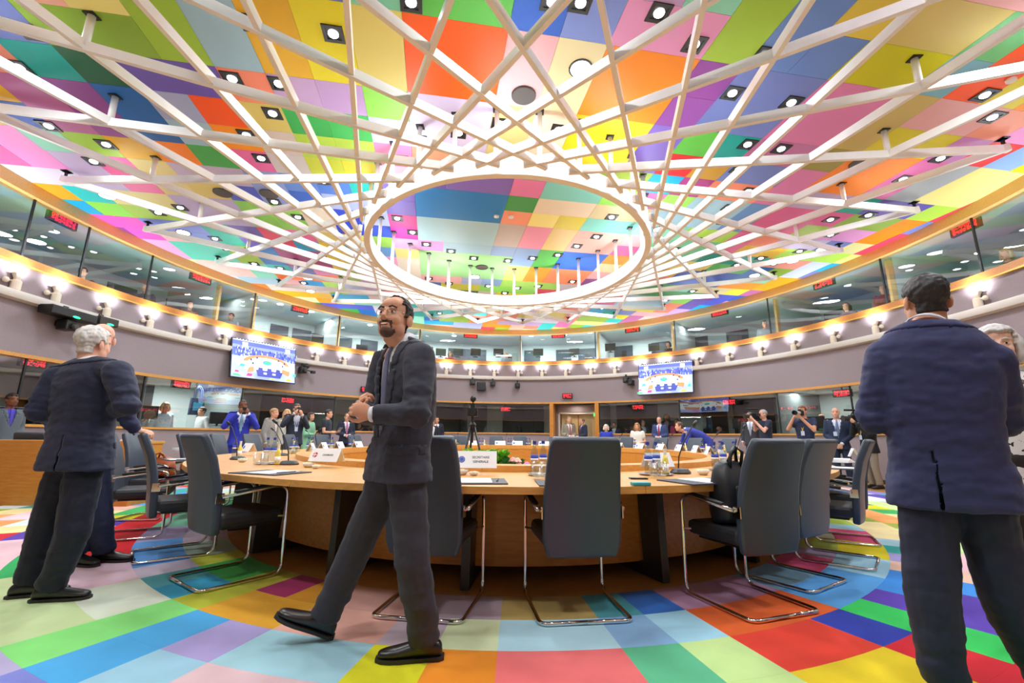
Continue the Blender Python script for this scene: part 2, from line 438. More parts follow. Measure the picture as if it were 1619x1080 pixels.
for x0, x1 in ((205, 236), (345, 378), (410, 520), (600, 660), (690, 735), (745, 770), (795, 860), (975, 1040), (1085, 1150), (1160, 1225), (560, 590), (20, 120)):
    booth_panel(x0, x1, 655, 2.6, .02, 2.5, mat('booth_dark', '23272b', .5), '')
# booth lamps
def booth_light(x, y, off, z, power, on=True):
    p, t = onwall(x, y, off)
    q = wallpt(t, off, z)
    area('booth_lamp_light', (q.x, q.y, z-.03), (0, 0, 0), .5, power, (.95, 1, 1))
for x in (440, 520, 600, 700, 760, 850, 920, 1000): booth_light(x, 530, 1.4, 5.55, 95)
for x in (350, 1090): booth_light(x, 520, 1.4, 5.55, 9)
for x in (265, 320): booth_light(x, 650, 1.2, 2.5, 60)
for x in (1270, 1310): booth_light(x, 650, 1.2, 2.5, 26)
booth_light(1000, 660, 1.2, 2.5, 4)
blab = 'small round lamp in the ceiling of an upper booth'
for ib, (x, y) in enumerate(((397, 470), (443, 481), (492, 493), (585, 514), (717, 526), (757, 527), (718, 531), (809, 529), (840, 531), (893, 529), (933, 526), (973, 521))):
    r = ray(x, y); t = (5.555-CAMH)/r.z; p = Vector((0, 0, CAMH))+r*t
    m = MB(); m.lathe([(.10, -.01), (.10, 0)], 14); o = m.build('booth_lamp', M_lamp); o.location = p; tag(o, '%s round lamp counted from the left in the upper booth ceilings' % ORD[ib], 'lamp', 'round lamps in the upper booths')

# door recess
tm = (tD0+tD1)/2
def jamb(t, w_, z0, z1, off, depth, m, name):
    mb = MB(); mb.box((0, 0, (z0+z1)/2), (w_, depth, z1-z0), Matrix.Rotation(-t, 3, 'Z')); o = mb.build(name, m); o.location = wallpt(t, off); return o
d1 = bpy.data.objects.new('door_1', None); COL.objects.link(d1); d1['kind'] = 'structure'
for t in (tD0, tD1): jamb(t, .16, -.008, 2.44, .45, 1.0, M_oakd, 'jamb').parent = d1
mb = MB(); p = wallpt(tm, .9); L = (wallpt(tD1)-wallpt(tD0)).length
def dbox(cx, off, cz, sx, sy, sz, m, name):
    mb = MB(); mb.box((0, 0, 0), (sx, sy, sz), Matrix.Rotation(-tm, 3, 'Z'))
    o = mb.build(name, m, d1); e = Vector((math.cos(-tm), math.sin(-tm), 0)); b = wallpt(tm, off); o.location = (b.x+e.x*cx, b.y+e.y*cx, cz); return o
dbox(0, 1.0, 2.28, L, .08, .32, M_fab, 'header_panel')
dbox(0, 1.05, 2.08, L*.86, .1, .08, M_white, 'door_frame')
for sx in (-1, 1): dbox(sx*L*.43, 1.05, 1.02, .09, .1, 2.06, M_white, 'door_frame')
for sx in (-.5, .5):
    dbox(sx*L*.40, 1.25, 1.02, L*.385, .05, 2.04, wood('door_beige', 'd8bc8c', 'c4a070'), 'door_leaf')
    dbox(sx*L*.40+.1*sx, 1.215, 1.25, .3, .02, 1.1, mat('door_window', 'a89878', .2), 'vision_panel')
    dbox(sx*L*.1, 1.2, 1.0, .03, .05, .3, M_chrome, 'door_handle')
for sx in (-1, 1): dbox(sx*L*.47, 1.0, 1.2, L*.05, .08, 2.42, M_fab, 'side_panel')
area('door_lamp_light', wallpt(tm, .6, 2.4), (0, 0, 0), .3, 8, (1, .9, .75))
b = wallpt(tm+ (tD1-tm)*.8, .95)
mb = MB(); mb.box((0, 0, 0), (.26, .04, .13), Matrix.Rotation(-tm, 3, 'Z')); es = mb.build('exit_sign', mat('sign_green', '30e070', .4, emit=2.0)); es.location = (b.x, b.y, 2.0)
tag(es, 'small green lit exit sign above the beige door', 'sign')
mb = MB(); mb.box((.02, -.025, 0), (.05, .012, .07)); mb.bar((-.09, -.025, 0), (-.02, -.025, 0), .02, .02); mb.build('arrow_mark', mat('sign_white', 'ffffff', .4, emit=2), es)

# ceiling ----------------------------------------------------------------
mb = MB(); mb.prism([(p.x, p.y) for p in [wallpt(2*math.pi*i/120, .16) for i in range(120)]], 5.725, 5.80)
ceiling = mb.build('ceiling', M_white); ceiling['kind'] = 'structure'
TH, CM, OU, OV = R(9.7), .61, .0626, .0666
def c2w(u, v): return Vector((math.cos(TH)*u-math.sin(TH)*v, math.sin(TH)*u+math.cos(TH)*v, CEIL))
def fcell(px, py):
    p = onz(px, py, CEIL); u = p.x*math.cos(TH)+p.y*math.sin(TH); v = -p.x*math.sin(TH)+p.y*math.cos(TH)
    return (u-OU)/CM, (v-OV)/CM
def cell(px, py):
    p = onz(px, py, CEIL); u = p.x*math.cos(TH)+p.y*math.sin(TH); v = -p.x*math.sin(TH)+p.y*math.cos(TH)
    return math.floor((u-OU)/CM), math.floor((v-OV)/CM)
TL = []
def T(ox, oy, spec):
    for c, x0, y0, x1, y1 in spec: TL.append((c, ox+x0/3, oy+y0/3, ox+x1/3, oy+y1/3))
T(0, 0, [('6e7fc4',10,40,190,180),('00a29a',40,215,400,390),('ee8a70',10,260,150,365),('8cb43a',130,30,700,275),('a0c83c',600,20,960,300),('00562f',330,275,620,395),('6b57b5',570,285,1030,455),('9fc3d6',870,25,1220,335),('dfae22',1110,15,1440,360),('e5d91e',1380,20,1610,380),('f28b6e',1050,345,1290,480),('c3a3d2',1290,375,1500,515),('bd9bcf',1510,395,1610,530),('b5679f',40,385,400,560),('8e3f97',250,400,630,630),('0f65b5',490,430,840,655),('2556b8',10,410,170,535),('2556b8',150,580,290,630),('a8b4dd',740,455,960,580),('a9cbe0',840,590,1040,675),('ff5a00',930,475,1160,600),('ff9a00',1040,615,1225,690),('d9c66c',1150,500,1360,625),('2f9e45',1370,540,1600,650),('d8c8c0',1260,640,1410,705),('b0d040',1420,655,1610,725),('f5b8a5',5,560,90,605),('f097d8',10,630,190,790),('8fdcc0',170,635,430,730),('9cc838',370,655,600,755),('e0b020',575,680,790,770),('ff8c00',750,695,960,790),('45ad4c',950,710,1120,800),('f06fb0',1120,725,1290,815),('d0c8c8',1310,745,1460,830),('c0c828',1480,760,1600,840),('c8b8e0',330,750,560,850),('ee6cab',550,770,740,890),('ddd08a',690,785,890,895),('c2b5d4',870,795,1100,880),('8fa0dc',1210,830,1290,940),('d8d4e6',110,810,400,880),('78dcd0',330,830,430,865),('eaa62a',250,897,430,965),('28c8c8',400,912,585,975),('00a8e0',370,970,530,1025),('8ee04e',505,985,660,1040),('e6dc90',600,925,860,995),('a6cf40',690,995,920,1055),('ff5cc0',490,1040,700,1075),('7f90dc',760,1060,900,1075),('bdb0dc',920,960,1120,1050),('8ed64c',1180,975,1320,1050),('5a82d0',1340,850,1480,890),('3f70c8',1510,880,1600,940)])
T(540, 0, [('7fcfae',110,5,245,20),('5ab84a',285,10,750,90),('e0d070',60,50,270,400),('e5d91e',5,60,20,380),('f45a00',290,70,700,455),('2c62c4',815,15,1005,145),('7d93d8',1070,20,1230,180),('eeb6bc',795,145,915,480),('e8dfae',1035,190,1090,510),('e89fd0',1350,20,1600,230),('f08c00',1270,230,1460,570),('8bd44c',115,435,295,560),('c3b2da',5,410,100,540),('36a84a',5,550,125,660),('c9bfe0',325,450,690,720),('b4b8e2',150,570,305,680),('d6c884',740,500,860,730),('e6d9c0',935,530,1030,720),('e9c81c',1130,560,1390,740),('8c45a0',1540,580,1610,480),('7a62c0',1495,610,1400,760),('f586b8',175,690,310,750),('f79a78',345,705,800,755),('b0d040',5,670,145,745),('d4cc20',5,775,150,850),('e0c8e0',190,775,330,830),('d8141c',1560,745,1600,830),('98b83c',1350,825,1480,850),('7d62b8',560,870,800,915),('e07ab0',835,860,935,930),('7fd0c8',985,880,1190,955),('0f7ac4',380,920,745,1045),('6a52b4',240,1000,345,1020),('3d9a45',810,945,910,1000),('e8dac4',955,955,1190,1030),('f59a74',785,1015,885,1070),('dcd22c',1045,1035,1150,1070),('d8cca0',1215,990,1370,1045),('cc3a8c',240,1040,350,1075)])
T(540, 360, [('2c48b0',165,10,235,45),('d0389a',255,5,365,55),('a6cdda',385,-28,720,85),('c0aea4',760,10,840,90),('ee96b8',890,10,955,100),('e6cc80',1015,20,1080,110),('80d8cc',1150,5,1340,15),('f0b0a4',1140,35,1270,125),('a0d890',400,100,690,250),('d8a8d8',255,65,360,105),('90c44c',170,60,245,95),('5f96d4',200,105,255,140),('e89ac8',205,155,275,178),('e8d880',280,115,360,148),('e4d8c8',300,160,375,230),('88a8dc',735,110,720,270),('88a8dc',845,115,895,180),('52b44c',960,120,1005,195),('2f66c8',1085,130,1200,205),('ecdc78',810,200,870,255),('ffa020',910,205,960,265),('f79060',1015,210,1140,275),('ffa030',1275,145,1320,165),('cfd02c',490,270,650,305),('a6e05c',775,268,950,288),('f0b0b4',410,243,530,262)])
T(1080, 0, [('eaa0d4',10,200,200,30),('a3cc40',270,10,290,290),('6a8ed4',570,15,500,310),('6a8ed4',720,175,680,365),('dfc94a',830,10,900,160),('d2c070',1100,20,1280,245),('cccc10',905,205,1060,420),('6cb878',1590,80,1490,285),('76b4cc',1320,285,1230,455),('8c3f9c',90,295,40,590),('7285cc',310,330,380,640),('dd84bc',710,400,690,700),('c8b468',1070,460,870,725),('e8b0b4',1260,480,1410,620),('5cc040',90,645,110,745),('12a8a0',215,655,280,750),('c47ab0',395,680,540,720),('d8d020',1030,635,1130,760),('9c9440',750,735,690,815),('fb8c00',880,760,830,930),('f5a088',1610,540,1450,640),('c884c8',1340,680,1240,790),('e070b8',1140,790,980,930),('e81c24',1510,700,1410,800),('8fb8ec',1600,740,1480,815),('a8b4bc',1310,815,1110,930),('f0e890',1440,830,1270,990),('c89a28',70,790,150,855),('7488d0',255,815,380,880),('a83080',10,860,80,935),('f59474',170,880,290,965),('de82bc',570,825,540,925),('10a494',810,960,840,1020),('5a48b0',950,980,950,1040),('b0e04c',1090,1005,1080,1050),('d8c8e8',1220,1010,1110,1060),('a4cce0',70,960,200,1060),('6492cc',310,990,330,1060),('dc5c98',500,1000,640,1060),('98dc58',10,945,50,955),('c0b0d8',580,930,730,955)])
def T2(ox, oy, k, spec):
    for c, x0, y0, x1, y1 in spec: TL.append((c, ox+x0/k, oy+y0/k, ox+x1/k, oy+y1/k))
T2(150, 280, 3.598, [('8ed64c',860,160,1200,300),('bdb0dc',510,140,850,240),('1838b8',1375,205,1520,325),('e8dcc8',1210,190,1360,320),('a83478',1090,440,1360,520),('eacc20',1320,395,1450,500),('1f78c8',950,420,1080,480),('10a890',690,290,880,395),('7f94dc',370,262,580,305),('ff5cc0',190,250,420,355),('5fd0b8',520,390,780,460),('7f94dc',490,330,720,385),('e8a8d8',330,365,560,460),('ff7a10',1110,548,1380,562),('a6c840',800,412,940,465),('f8c0b8',700,510,930,570),('88dcc0',915,515,1060,580),('f0e030',560,488,680,530),('20a0e0',1230,610,1330,635),('d8c060',1240,572,1390,595),('f08030',900,622,1030,645)])
T2(1000, 280, 3.598, [('d85c94',760,215,900,340),('e8c030',640,375,760,445),('10a090',420,470,640,500),('50c050',410,520,560,550),('2050b8',310,560,420,610),('ffa010',480,590,700,640),('ffec40',760,600,640,655),('f0a090',660,480,840,520),('c8c0e8',850,400,1080,400),('ff8c00',1580,290,1360,390),('e09cdc',1080,300,1250,350),('b0e850',950,430,1110,480),('d8d898',1290,420,1130,480),('c8d8f4',1090,505,940,540),('80d8b0',100,380,300,450),('b4e858',310,305,440,355),('c890d8',400,380,560,350)])
grid = {}
rects = []
for c, x0, y0, x1, y1 in TL:
    a, b = fcell(x0, y0), fcell(x1, y1)
    def rng_(p, q):
        p, q = min(p, q), max(p, q)
        if q-p < .6: return (math.floor((p+q)/2),)*2
        return math.floor(p+.22), math.floor(q-.22)
    i0, i1 = rng_(a[0], b[0]); j0, j1 = rng_(a[1], b[1])
    if (i1-i0) > 5 or (j1-j0) > 6: continue
    if any((i, j) in grid for i in range(i0, i1+1) for j in range(j0, j1+1)):
        for i in range(i0, i1+1):
            for j in range(j0, j1+1):
                if (i, j) not in grid: grid[(i, j)] = 1; rects.append((c, i, i, j, j))
        continue
    for i in range(i0, i1+1):
        for j in range(j0, j1+1): grid[(i, j)] = 1
    rects.append((c, i0, i1, j0, j1))
def cin(i, j, off=.1):
    for di in (0, 1):
        for dj in (0, 1):
            p = c2w(OU+CM*(i+di), OV+CM*(j+dj))
            if ((p.x-RC.x)/(RA+off))**2+((p.y-RC.y)/(RB+off))**2 < 1: return True
    return False
rng = random.Random(5)
order = [(i, j) for j in range(-8, 40) for i in range(-20, 24)]
for i, j in order:
    if (i, j) in grid or not cin(i, j): continue
    w_ = rng.choice((1, 1, 2, 2, 3)); h_ = rng.choice((1, 1, 2))
    def free(i0, i1, j0, j1): return all((a, b) not in grid and cin(a, b) for a in range(i0, i1+1) for b in range(j0, j1+1))
    while w_ > 1 and not free(i, i+w_-1, j, j+h_-1): w_ -= 1
    while h_ > 1 and not free(i, i+w_-1, j, j+h_-1): h_ -= 1
    for a in range(i, i+w_):
        for b in range(j, j+h_): grid[(a, b)] = 1
    rects.append((rng.choice(PAL), i, i+w_-1, j, j+h_-1))
def rc(r):
    c, i0, i1, j0, j1 = r; g = .002
    u0, u1, v0, v1 = OU+CM*i0+g, OU+CM*(i1+1)-g, OV+CM*j0+g, OV+CM*(j1+1)-g
    return [c2w(u0, v0), c2w(u1, v0), c2w(u1, v1), c2w(u0, v1)]
rects = [r for r in rects if any(cin(i, j) for i in range(r[1], r[2]+1) for j in range(r[3], r[4]+1))]
rects.sort(key=lambda r: -parea(rc(r)))
restm = MB(); ms = []; midx = {}
for n, r in enumerate(rects):
    P4 = rc(r)
    if n < 280 and parea(P4) > 20:
        mb = MB(); mb.prism([(p.x, p.y) for p in P4], CEIL, CEIL+.02); mb.build('ceiling_panel', panel_mat(r[0]), ceiling)
    else:
        if r[0] not in midx: midx[r[0]] = len(ms); ms.append(panel_mat(r[0]))
        restm.cur = midx[r[0]]; restm.prism([(p.x, p.y) for p in P4], CEIL, CEIL+.02)
if ms: restm.build('ceiling_panel_remainder', ms, ceiling)['kind'] = 'stuff'

# suspended white lattice ---------------------------------------------------
lat = thing('ceiling_lattice', 'white lattice of crossing beams round a large suspended oval ring', 'ceiling structure')
LC = Vector((-.1, 8.9))
mb = MB(); n = 128; vs = []
for k in range(n):
    a = 2*math.pi*k/n; s, c = math.sin(a), math.cos(a)
    for off, z in ((0, 4.62), (.11, 4.62), (.11, 4.90), (0, 4.90)): vs.append((LC.x+(2.73+off)*s, LC.y+(3.14+off)*c, z))
fs = [(4*k+a, 4*k+(a+1) % 4, 4*((k+1) % n)+(a+1) % 4, 4*((k+1) % n)+a) for k in range(n) for a in range(4)]
mb.add(vs, fs); autosmooth(mb.build('ring', M_white, lat), 40)
BC, BA, BB = Vector((-.1, 8.81)), 2.95, 3.4
NB = 28; beams = {1: [], -1: []}
for s, ph, dl in ((1, 6.19, 49.73), (-1, 3.61, 52.11)):
    for k in range(NB):
        t = R(k*360/NB+ph); t2 = t+s*R(dl)
        p = Vector((BC.x+BA*math.sin(t), BC.y+BB*math.cos(t), 4.71)); q = Vector((BC.x+8.42*math.sin(t2), BC.y+9.2*math.cos(t2), 5.54))
        d = q-p; p = p-d*.035
        # both families stay inside the room
        f = 1.0
        while (((p+d*f).x-RC.x)/(RA-.35))**2+(((p+d*f).y-RC.y)/(RB-.35))**2 > 1: f -= .01
        q = p+d*f; q.z = 5.54
        beams[s].append((p, q))
        m = MB(); m.bar(p, q, .055, .12); bo = m.build('beam', M_white, lat)
        m = MB(); e = q-(q-p).normalized()*.06; m.bar(e, (e.x, e.y, CEIL-.004), .03, .03, (q-p)); m.box((e.x, e.y, CEIL-.006), (.12, .12, .01)); m.build('end_hanger', M_black, bo)
def isect(a, b, c, d):
    r = b-a; s = d-c; den = r.x*s.y-r.y*s.x
    if abs(den) < 1e-6: return None
    t = ((c.x-a.x)*s.y-(c.y-a.y)*s.x)/den; u = ((c.x-a.x)*r.y-(c.y-a.y)*r.x)/den
    return t, u
def post(x, y, z, rr=.04):
    m = MB(); m.tube([(x, y, z), (x, y, CEIL-.005)], rr, 10); o = m.build('post', M_white, lat, smooth=True)
    m = MB(); m.box((x, y, CEIL-.008), (.12, .12, .012)); m.build('mounting_plate', M_black, o)
for a, b in beams[1]:
    for c, d in beams[-1]:
        r = isect(a, b, c, d)
        if r and 0 < r[0] < .95 and 0 < r[1] < .95:
            p = a+(b-a)*r[0]
            if 5.9 < math.hypot(p.x+.07, (p.y-9.04)*.92) < 6.55: post(p.x, p.y, p.z)
for k in range(NB):
    t = R(k*360/NB+3); post(LC.x+2.785*math.sin(t), LC.y+3.195*math.cos(t), 4.88, .035)

# ceiling fittings ----------------------------------------------------------
def downlight0():
    t = thing('downlight', 'small square black recessed downlight with a round white lamp', 'downlight', group='square downlights in the coloured ceiling')
    m = MB()
    for x, y, sx, sy in ((0, .1, .24, .04), (0, -.1, .24, .04), (.1, 0, .04, .16), (-.1, 0, .04, .16)): m.box((x, y, -.006), (sx, sy, .016))
    m.box((0, 0, .0), (.17, .17, .004)); m.build('frame', M_black, t)
    m = MB(); m.lathe([(.05, -.024), (.06, -.012), (.06, -.002)], 16); m.build('lamp', M_lamp, t, smooth=True)
    return t
DL = [(47,50),(160,190),(77,199),(367,124),(441,132),(397,36),(527,53),(431,179),(390,213),(413,250),(168,228),(148,255),(511,286),(434,319),(471,343),(285,328),(250,336),(332,352),(30,106),(650,3),(873,2),(918,4),(1042,20),(790,195),(725,210),(663,221),(883,205),(628,345),(967,343),(983,293),(635,252),(1098,70),(1208,87),(1158,147),(1251,162),(1182,228),(1235,235),(1168,267),(1183,302),(1152,328),(1145,351),(1557,150),(1569,185),(1487,250),(1428,283),(1335,320),(1373,340),(1313,347),(340,377),(358,393),(397,395),(402,417),(443,424),(480,447),(518,458),(652,367),(674,386),(713,397),(749,408),(803,412),(842,408),(882,403),(912,389),(943,374),(574,422),(678,440),(710,448),(772,452),(818,455),(851,452),(905,445),(798,463),(1067,394),(549,461),(585,475),(952,487),(1052,475),(868,503),(842,505),(1001,433),(1107,379),(1313,371),(1264,397),(1203,408),(1223,417),(1165,419),(1127,450),(1095,460),(695,495),(720,498),(640,480)]
dl0 = None
OR_ = ['leftmost', 'second from left', 'third from left', 'fourth from left', 'fifth from left', 'sixth from left', 'seventh from left', 'eighth from left', 'ninth from left', 'tenth from left']
def cname(h):
    import colorsys
    r, g, b = [int(h[i:i+2], 16)/255 for i in (0, 2, 4)]; hu, sa, va = colorsys.rgb_to_hsv(r, g, b); hu *= 360
    if sa < .14: return 'pale grey'
    base = 'red' if hu < 14 or hu > 345 else 'orange' if hu < 40 else 'yellow' if hu < 66 else 'green' if hu < 160 else 'turquoise' if hu < 192 else 'blue' if hu < 245 else 'purple' if hu < 295 else 'pink'
    return ('pale ' if sa < .4 and va > .6 else 'dark ' if va < .5 else '')+base
def panel_at(x, y):
    i, j = cell(x, y)
    for c, i0, i1, j0, j1 in rects:
        if i0 <= i <= i1 and j0 <= j <= j1: return cname(c)
    return 'coloured'
def zone(x, y):
    if ((x-803)/225)**2+((y-380)/100)**2 < 1: return 'inside the ring'
    if y < 130: return 'at the top of the picture'
    if y > 440: return 'beyond the ring'
    return 'left of the ring' if x < 590 else 'right of the ring' if x > 1015 else 'this side of the ring'
def spread(L, fmt):
    """one label per point; look-alikes in one zone are told apart by their order from the left"""
    key = [(panel_at(x, y), zone(x, y)) for x, y in L]; out = []
    for q, (x, y) in enumerate(L):
        same = sorted([L[k][0] for k in range(len(L)) if key[k] == key[q]])
        o_ = '' if len(same) == 1 else ', %s' % OR_[min(9, same.index(x))]
        out.append(fmt % key[q]+o_)
    return out
for (x, y), lb in zip(DL, spread(DL, 'black downlight in a %s panel %s')):
    p = onz(x, y, CEIL)
    if dl0 is None: dl0 = downlight0(); dl0.location = p; dl0.rotation_euler.z = TH; dl0['label'] = lb
    else: dup(dl0, p, TH, lb)
def disc(x, y, r, name, label, cat, m, rim=None, group=None):
    p = onz(x, y, CEIL)
    if rim:
        t = thing(name, label, cat, p, 0, group)
        mb = MB(); mb.lathe([(r*1.18, -.012), (r*1.18, 0)], 24); mb.build('rim', rim, t)
        mb = MB(); mb.lathe([(r, -.02), (r, -.004)], 24); mb.build('diffuser', m, t)
    else:
        mb = MB(); mb.lathe([(r*.96, -.03), (r, -.024), (r, 0)], 24); o = mb.build(name, m); o.location = p; tag(o, label, cat, group)
RL = ((170, 309), (918, 108), (290, 367), (368, 417), (751, 437), (1042, 363), (1300, 394), (1253, 412), (1193, 435), (487, 439), (491, 460))
for (x, y), lb in zip(RL, spread(RL, 'round rimmed ceiling lamp in a %s panel %s')):
    disc(x, y, .13, 'round_ceiling_lamp', lb, 'lamp', M_lamp, M_black, 'round lamps in the coloured ceiling')
spk = mat('speaker_cloth', '55504e', .8)
SL = ((352, 304), (425, 306), (828, 150), (1360, 258), (1175, 378), (762, 422))
for (x, y), lb in zip(SL, spread(SL, 'round dark speaker in a %s panel %s')):
    disc(x, y, .17, 'ceiling_speaker', lb, 'loudspeaker', spk, None, 'round ceiling speakers')
for x, y, l in ((378, 280, 'small red alarm box on a lilac ceiling panel at left'), (1143, 387, 'small red alarm box on the ceiling right of the ring')):
    p = onz(x, y, CEIL); m = MB(); m.box((0, 0, -.04), (.10, .10, .08)); m.lathe([(.04, -.11), (.045, -.08)], 12); o = m.build('alarm_box', mat('alarm_red', 'c8141c', .4), bevel=.008); o.location = p; tag(o, l, 'alarm')
for x, y, l in ((785, 341, 'white tubular sensor on the blue ceiling panel inside the ring'), (808, 342, 'white smoke detector on a salmon ceiling panel inside the ring'), (1598, 125, 'pale smoke detector on the pink ceiling at far right'), (665, 243, 'small smoke detector on a salmon ceiling panel left of the ring')):
    p = onz(x, y, CEIL); m = MB(); m.lathe([(.03, -.05), (.055, -.035), (.06, 0)], 16); o = m.build('smoke_detector', M_white, smooth=True); o.location = p; tag(o, l, 'detector')

# lamps standing on the wall ledge, washing the wall above
def wall_lamp0():
    t = thing('wall_uplight', 'cream adjustable uplight on the white wall ledge lighting the band above', 'wall lamp', group='uplights along the wall ledge')
    mt = mat('lamp_cream', 'e6dccb', .5)
    m = MB(); m.lathe([(.07, 0), (.075, .02), (.075, .17), (.06, .19)], 14); m.build('body', mt, t, smooth=False)
    m = MB(); m.lathe([(.045, .18), (.05, .22), (.09, .32), (.082, .32), (.04, .24)], 14); m.build('reflector', mt, t)
    m = MB(); m.tube([(0, 0, .17), (.10, -.01, .16), (.14, -.02, .15)], .012, 6); m.ell((.17, -.02, .15), (.05, .05, .05)); m.build('knob', mt, t, smooth=True)
    return t
wl0 = None
LX = [-45, 15, 80, 162, 232, 294, 352, 402, 450, 499, 543, 584, 623, 662, 705, 743, 781, 819, 857, 895, 935, 973, 1014, 1052, 1104, 1153, 1205, 1258, 1322, 1390, 1465, 1555]
for iw, x in enumerate(LX):
    # height of the ledge in the picture varies: search for it along the wall
    y = 600
    for _ in range(12):
        p, t = onwall(x, y); y += (p.z-3.60)*60
    q = wallpt(t, -.085, 3.60); rz = -t+(math.pi if x < 600 else 0)
    lb = 'cream uplight on the wall ledge, %s from the %s end of the row' % ((ORD[iw], 'left') if iw < 16 else (ORD[len(LX)-1-iw], 'right'))
    if wl0 is None: wl0 = wall_lamp0(); wl0.location = q; wl0.rotation_euler.z = rz; wl0['label'] = lb
    else: dup(wl0, q, rz, lb)
    l = bpy.data.lights.new('wall_uplight_beam', 'SPOT'); l.energy = 45; l.spot_size = R(135); l.spot_blend = 1; l.shadow_soft_size = .03; l.color = (.9, .92, 1)
    o = bpy.data.objects.new('wall_uplight_beam', l); COL.objects.link(o); o.location = wallpt(t, -.27, 3.94)
    o.rotation_euler = Vector((math.sin(t)*1.7, math.cos(t)*1.7, 1)).to_track_quat('-Z', 'Y').to_euler()
# red message displays hanging behind the glass
def led(x, y, off, w_, h_, label, hung=True, seg=7, group=None):
    p, t = onwall(x, y, off)
    th_ = thing('led_display', label, 'display', p, -t, group)
    m = MB(); m.box((0, 0, 0), (w_, .07, h_))
    if hung: m.box((0, 0, h_/2+.1), (.03, .03, .2))
    m.build('housing', M_black, th_)
    m = MB(); rr = random.Random(x)
    rows = (h_*.2, -h_*.2) if hung else (0,)
    for z in rows:
        for i in range(seg):
            cx = -w_*.42+w_*.84*(i+.5)/seg; a = w_*.84/seg*.6
            hh = h_*(.26 if hung else .6)
            for dx, dz, sx, sz in ((0, hh/2, a, hh*.18), (0, 0, a, hh*.15), (0, -hh/2, a, hh*.18), (-a/2, hh/4, a*.25, hh/2), (a/2, -hh/4, a*.25, hh/2), (a/2, hh/4, a*.25, hh/2)):
                if rr.random() < .75: m.box((cx+dx, -.038, z+dz), (sx, .006, sz))
    m.build('red_characters', M_led, th_)
for i, (x, y) in enumerate(((98, 349), (317, 441), (474, 490), (744, 531), (883, 531), (1000, 522), (1138, 495), (1303, 449), (1527, 360))):
    led(x, y, .25, .62, .2, ['first', 'second', 'third', 'fourth', 'fifth', 'sixth', 'seventh', 'eighth', 'ninth'][i]+' red message display from the left behind the upper glass', group='red displays in the upper windows')
for i, (x, y) in enumerate(((52, 573), (286, 608), (454, 633), (799, 647), (1009, 644), (1153, 636), (1332, 622))):
    led(x, y, .25, .5, .2, ['first', 'second', 'third', 'fourth', 'fifth', 'sixth', 'seventh'][i]+' red message display from the left in the lower windows', group='red displays in the lower windows')
led(579, 616, -.09, .42, .2, 'small red digital clock on the wall beside the walking man', False, 4)
led(897, 626, -.09, .42, .2, 'small red digital clock on the wall above the door', False, 4)
# ================================================================ FURNITURE
TZ = .745
def tp(phi, off, z=0.0): return pol(phi, off, z, 4.6, 5.9)
table = thing('conference_table', 'large oval ring-shaped oak conference table in the middle of the room', 'table', (TC[0], TC[1], 0))
def tprof(name, prof, m, ph0, ph1, n, bevel=0):
    k = len(prof); vs = []; fs = []
    for i in range(n+1):
        for off, z in prof:
            p = tp(ph0+(ph1-ph0)*i/n, off, z); vs.append((p.x-TC[0], p.y-TC[1], z))
    for i in range(n):
        for a in range(k): fs.append((i*k+a, i*k+(a+1) % k, (i+1)*k+(a+1) % k, (i+1)*k+a))
    fs += [tuple(range(k)), tuple(reversed(range(n*k, n*k+k)))]
    mb = MB(); mb.add(vs, fs); o = mb.build(name, m, table)
    bm = bmesh.new(); bm.from_mesh(o.data); bmesh.ops.recalc_face_normals(bm, faces=bm.faces); bm.to_mesh(o.data); bm.free()
    return o
NS = 24
for i in range(NS):
    a, b = -4.2+i*360/NS+.02, -4.2+(i+1)*360/NS-.02
    tprof('tabletop', rect(-1.4, 0, TZ-.045, TZ), M_oak, a, b, 6)
    tprof('ledge', rect(-1.4, -1.16, TZ, TZ+.055), M_oak, a, b, 6)
    tprof('modesty_panel', rect(-.80, -.77, .09, TZ-.045), M_oakd, a, b, 6)
    tprof('inner_panel', rect(-1.39, -1.36, .0, TZ+.05), M_oakd, a, b, 6)
legphi = [-4.4-15.2*i for i in range(12)]+[16.4+15.2*i for i in range(11)]
for ph in legphi:
    n, yaw = inward(ph, .4); p = tp(ph, -.5)
    m = MB(); rot = Matrix.Rotation(yaw, 3, 'Z')
    c = Vector((p.x-TC[0], p.y-TC[1], 0))
    vs = []
    for x in (-.032, .032):
        for y, z in ((0, .0005), (.03, TZ-.05), (.27, TZ-.05), (.22, .10), (.62, .06), (.62, .0005)): vs.append(rot @ Vector((x, y, z))+c)
    m.add(vs, [(0, 1, 2, 3), (0, 3, 4, 5), (9, 8, 7, 6), (11, 10, 9, 6), (0, 6, 7, 1), (1, 7, 8, 2), (2, 8, 9, 3), (3, 9, 10, 4), (4, 10, 11, 5), (5, 11, 6, 0)])
    lg = m.build('leg', M_dark, table)
    m = MB(); q = rot @ Vector((0, -.30, TZ-.055))+c; m.box(q, (.07, .10, .02), rot); m.build('edge_clamp', M_black, lg)
# cable outlets on the floor under the panel
for x, y in ((641, 894), (1025, 890)):
    p = onz(x, y, 0); m = MB(); m.lathe([(.10, -.008), (.10, .004), (.085, .008)], 20); o = m.build('floor_box', mat('brushed_steel', 'b0b0ac', .3, .8)); o.location = p
    tag(o, 'round steel floor outlet under the table, %s one' % ('left' if x < 800 else 'right'), 'floor outlet')

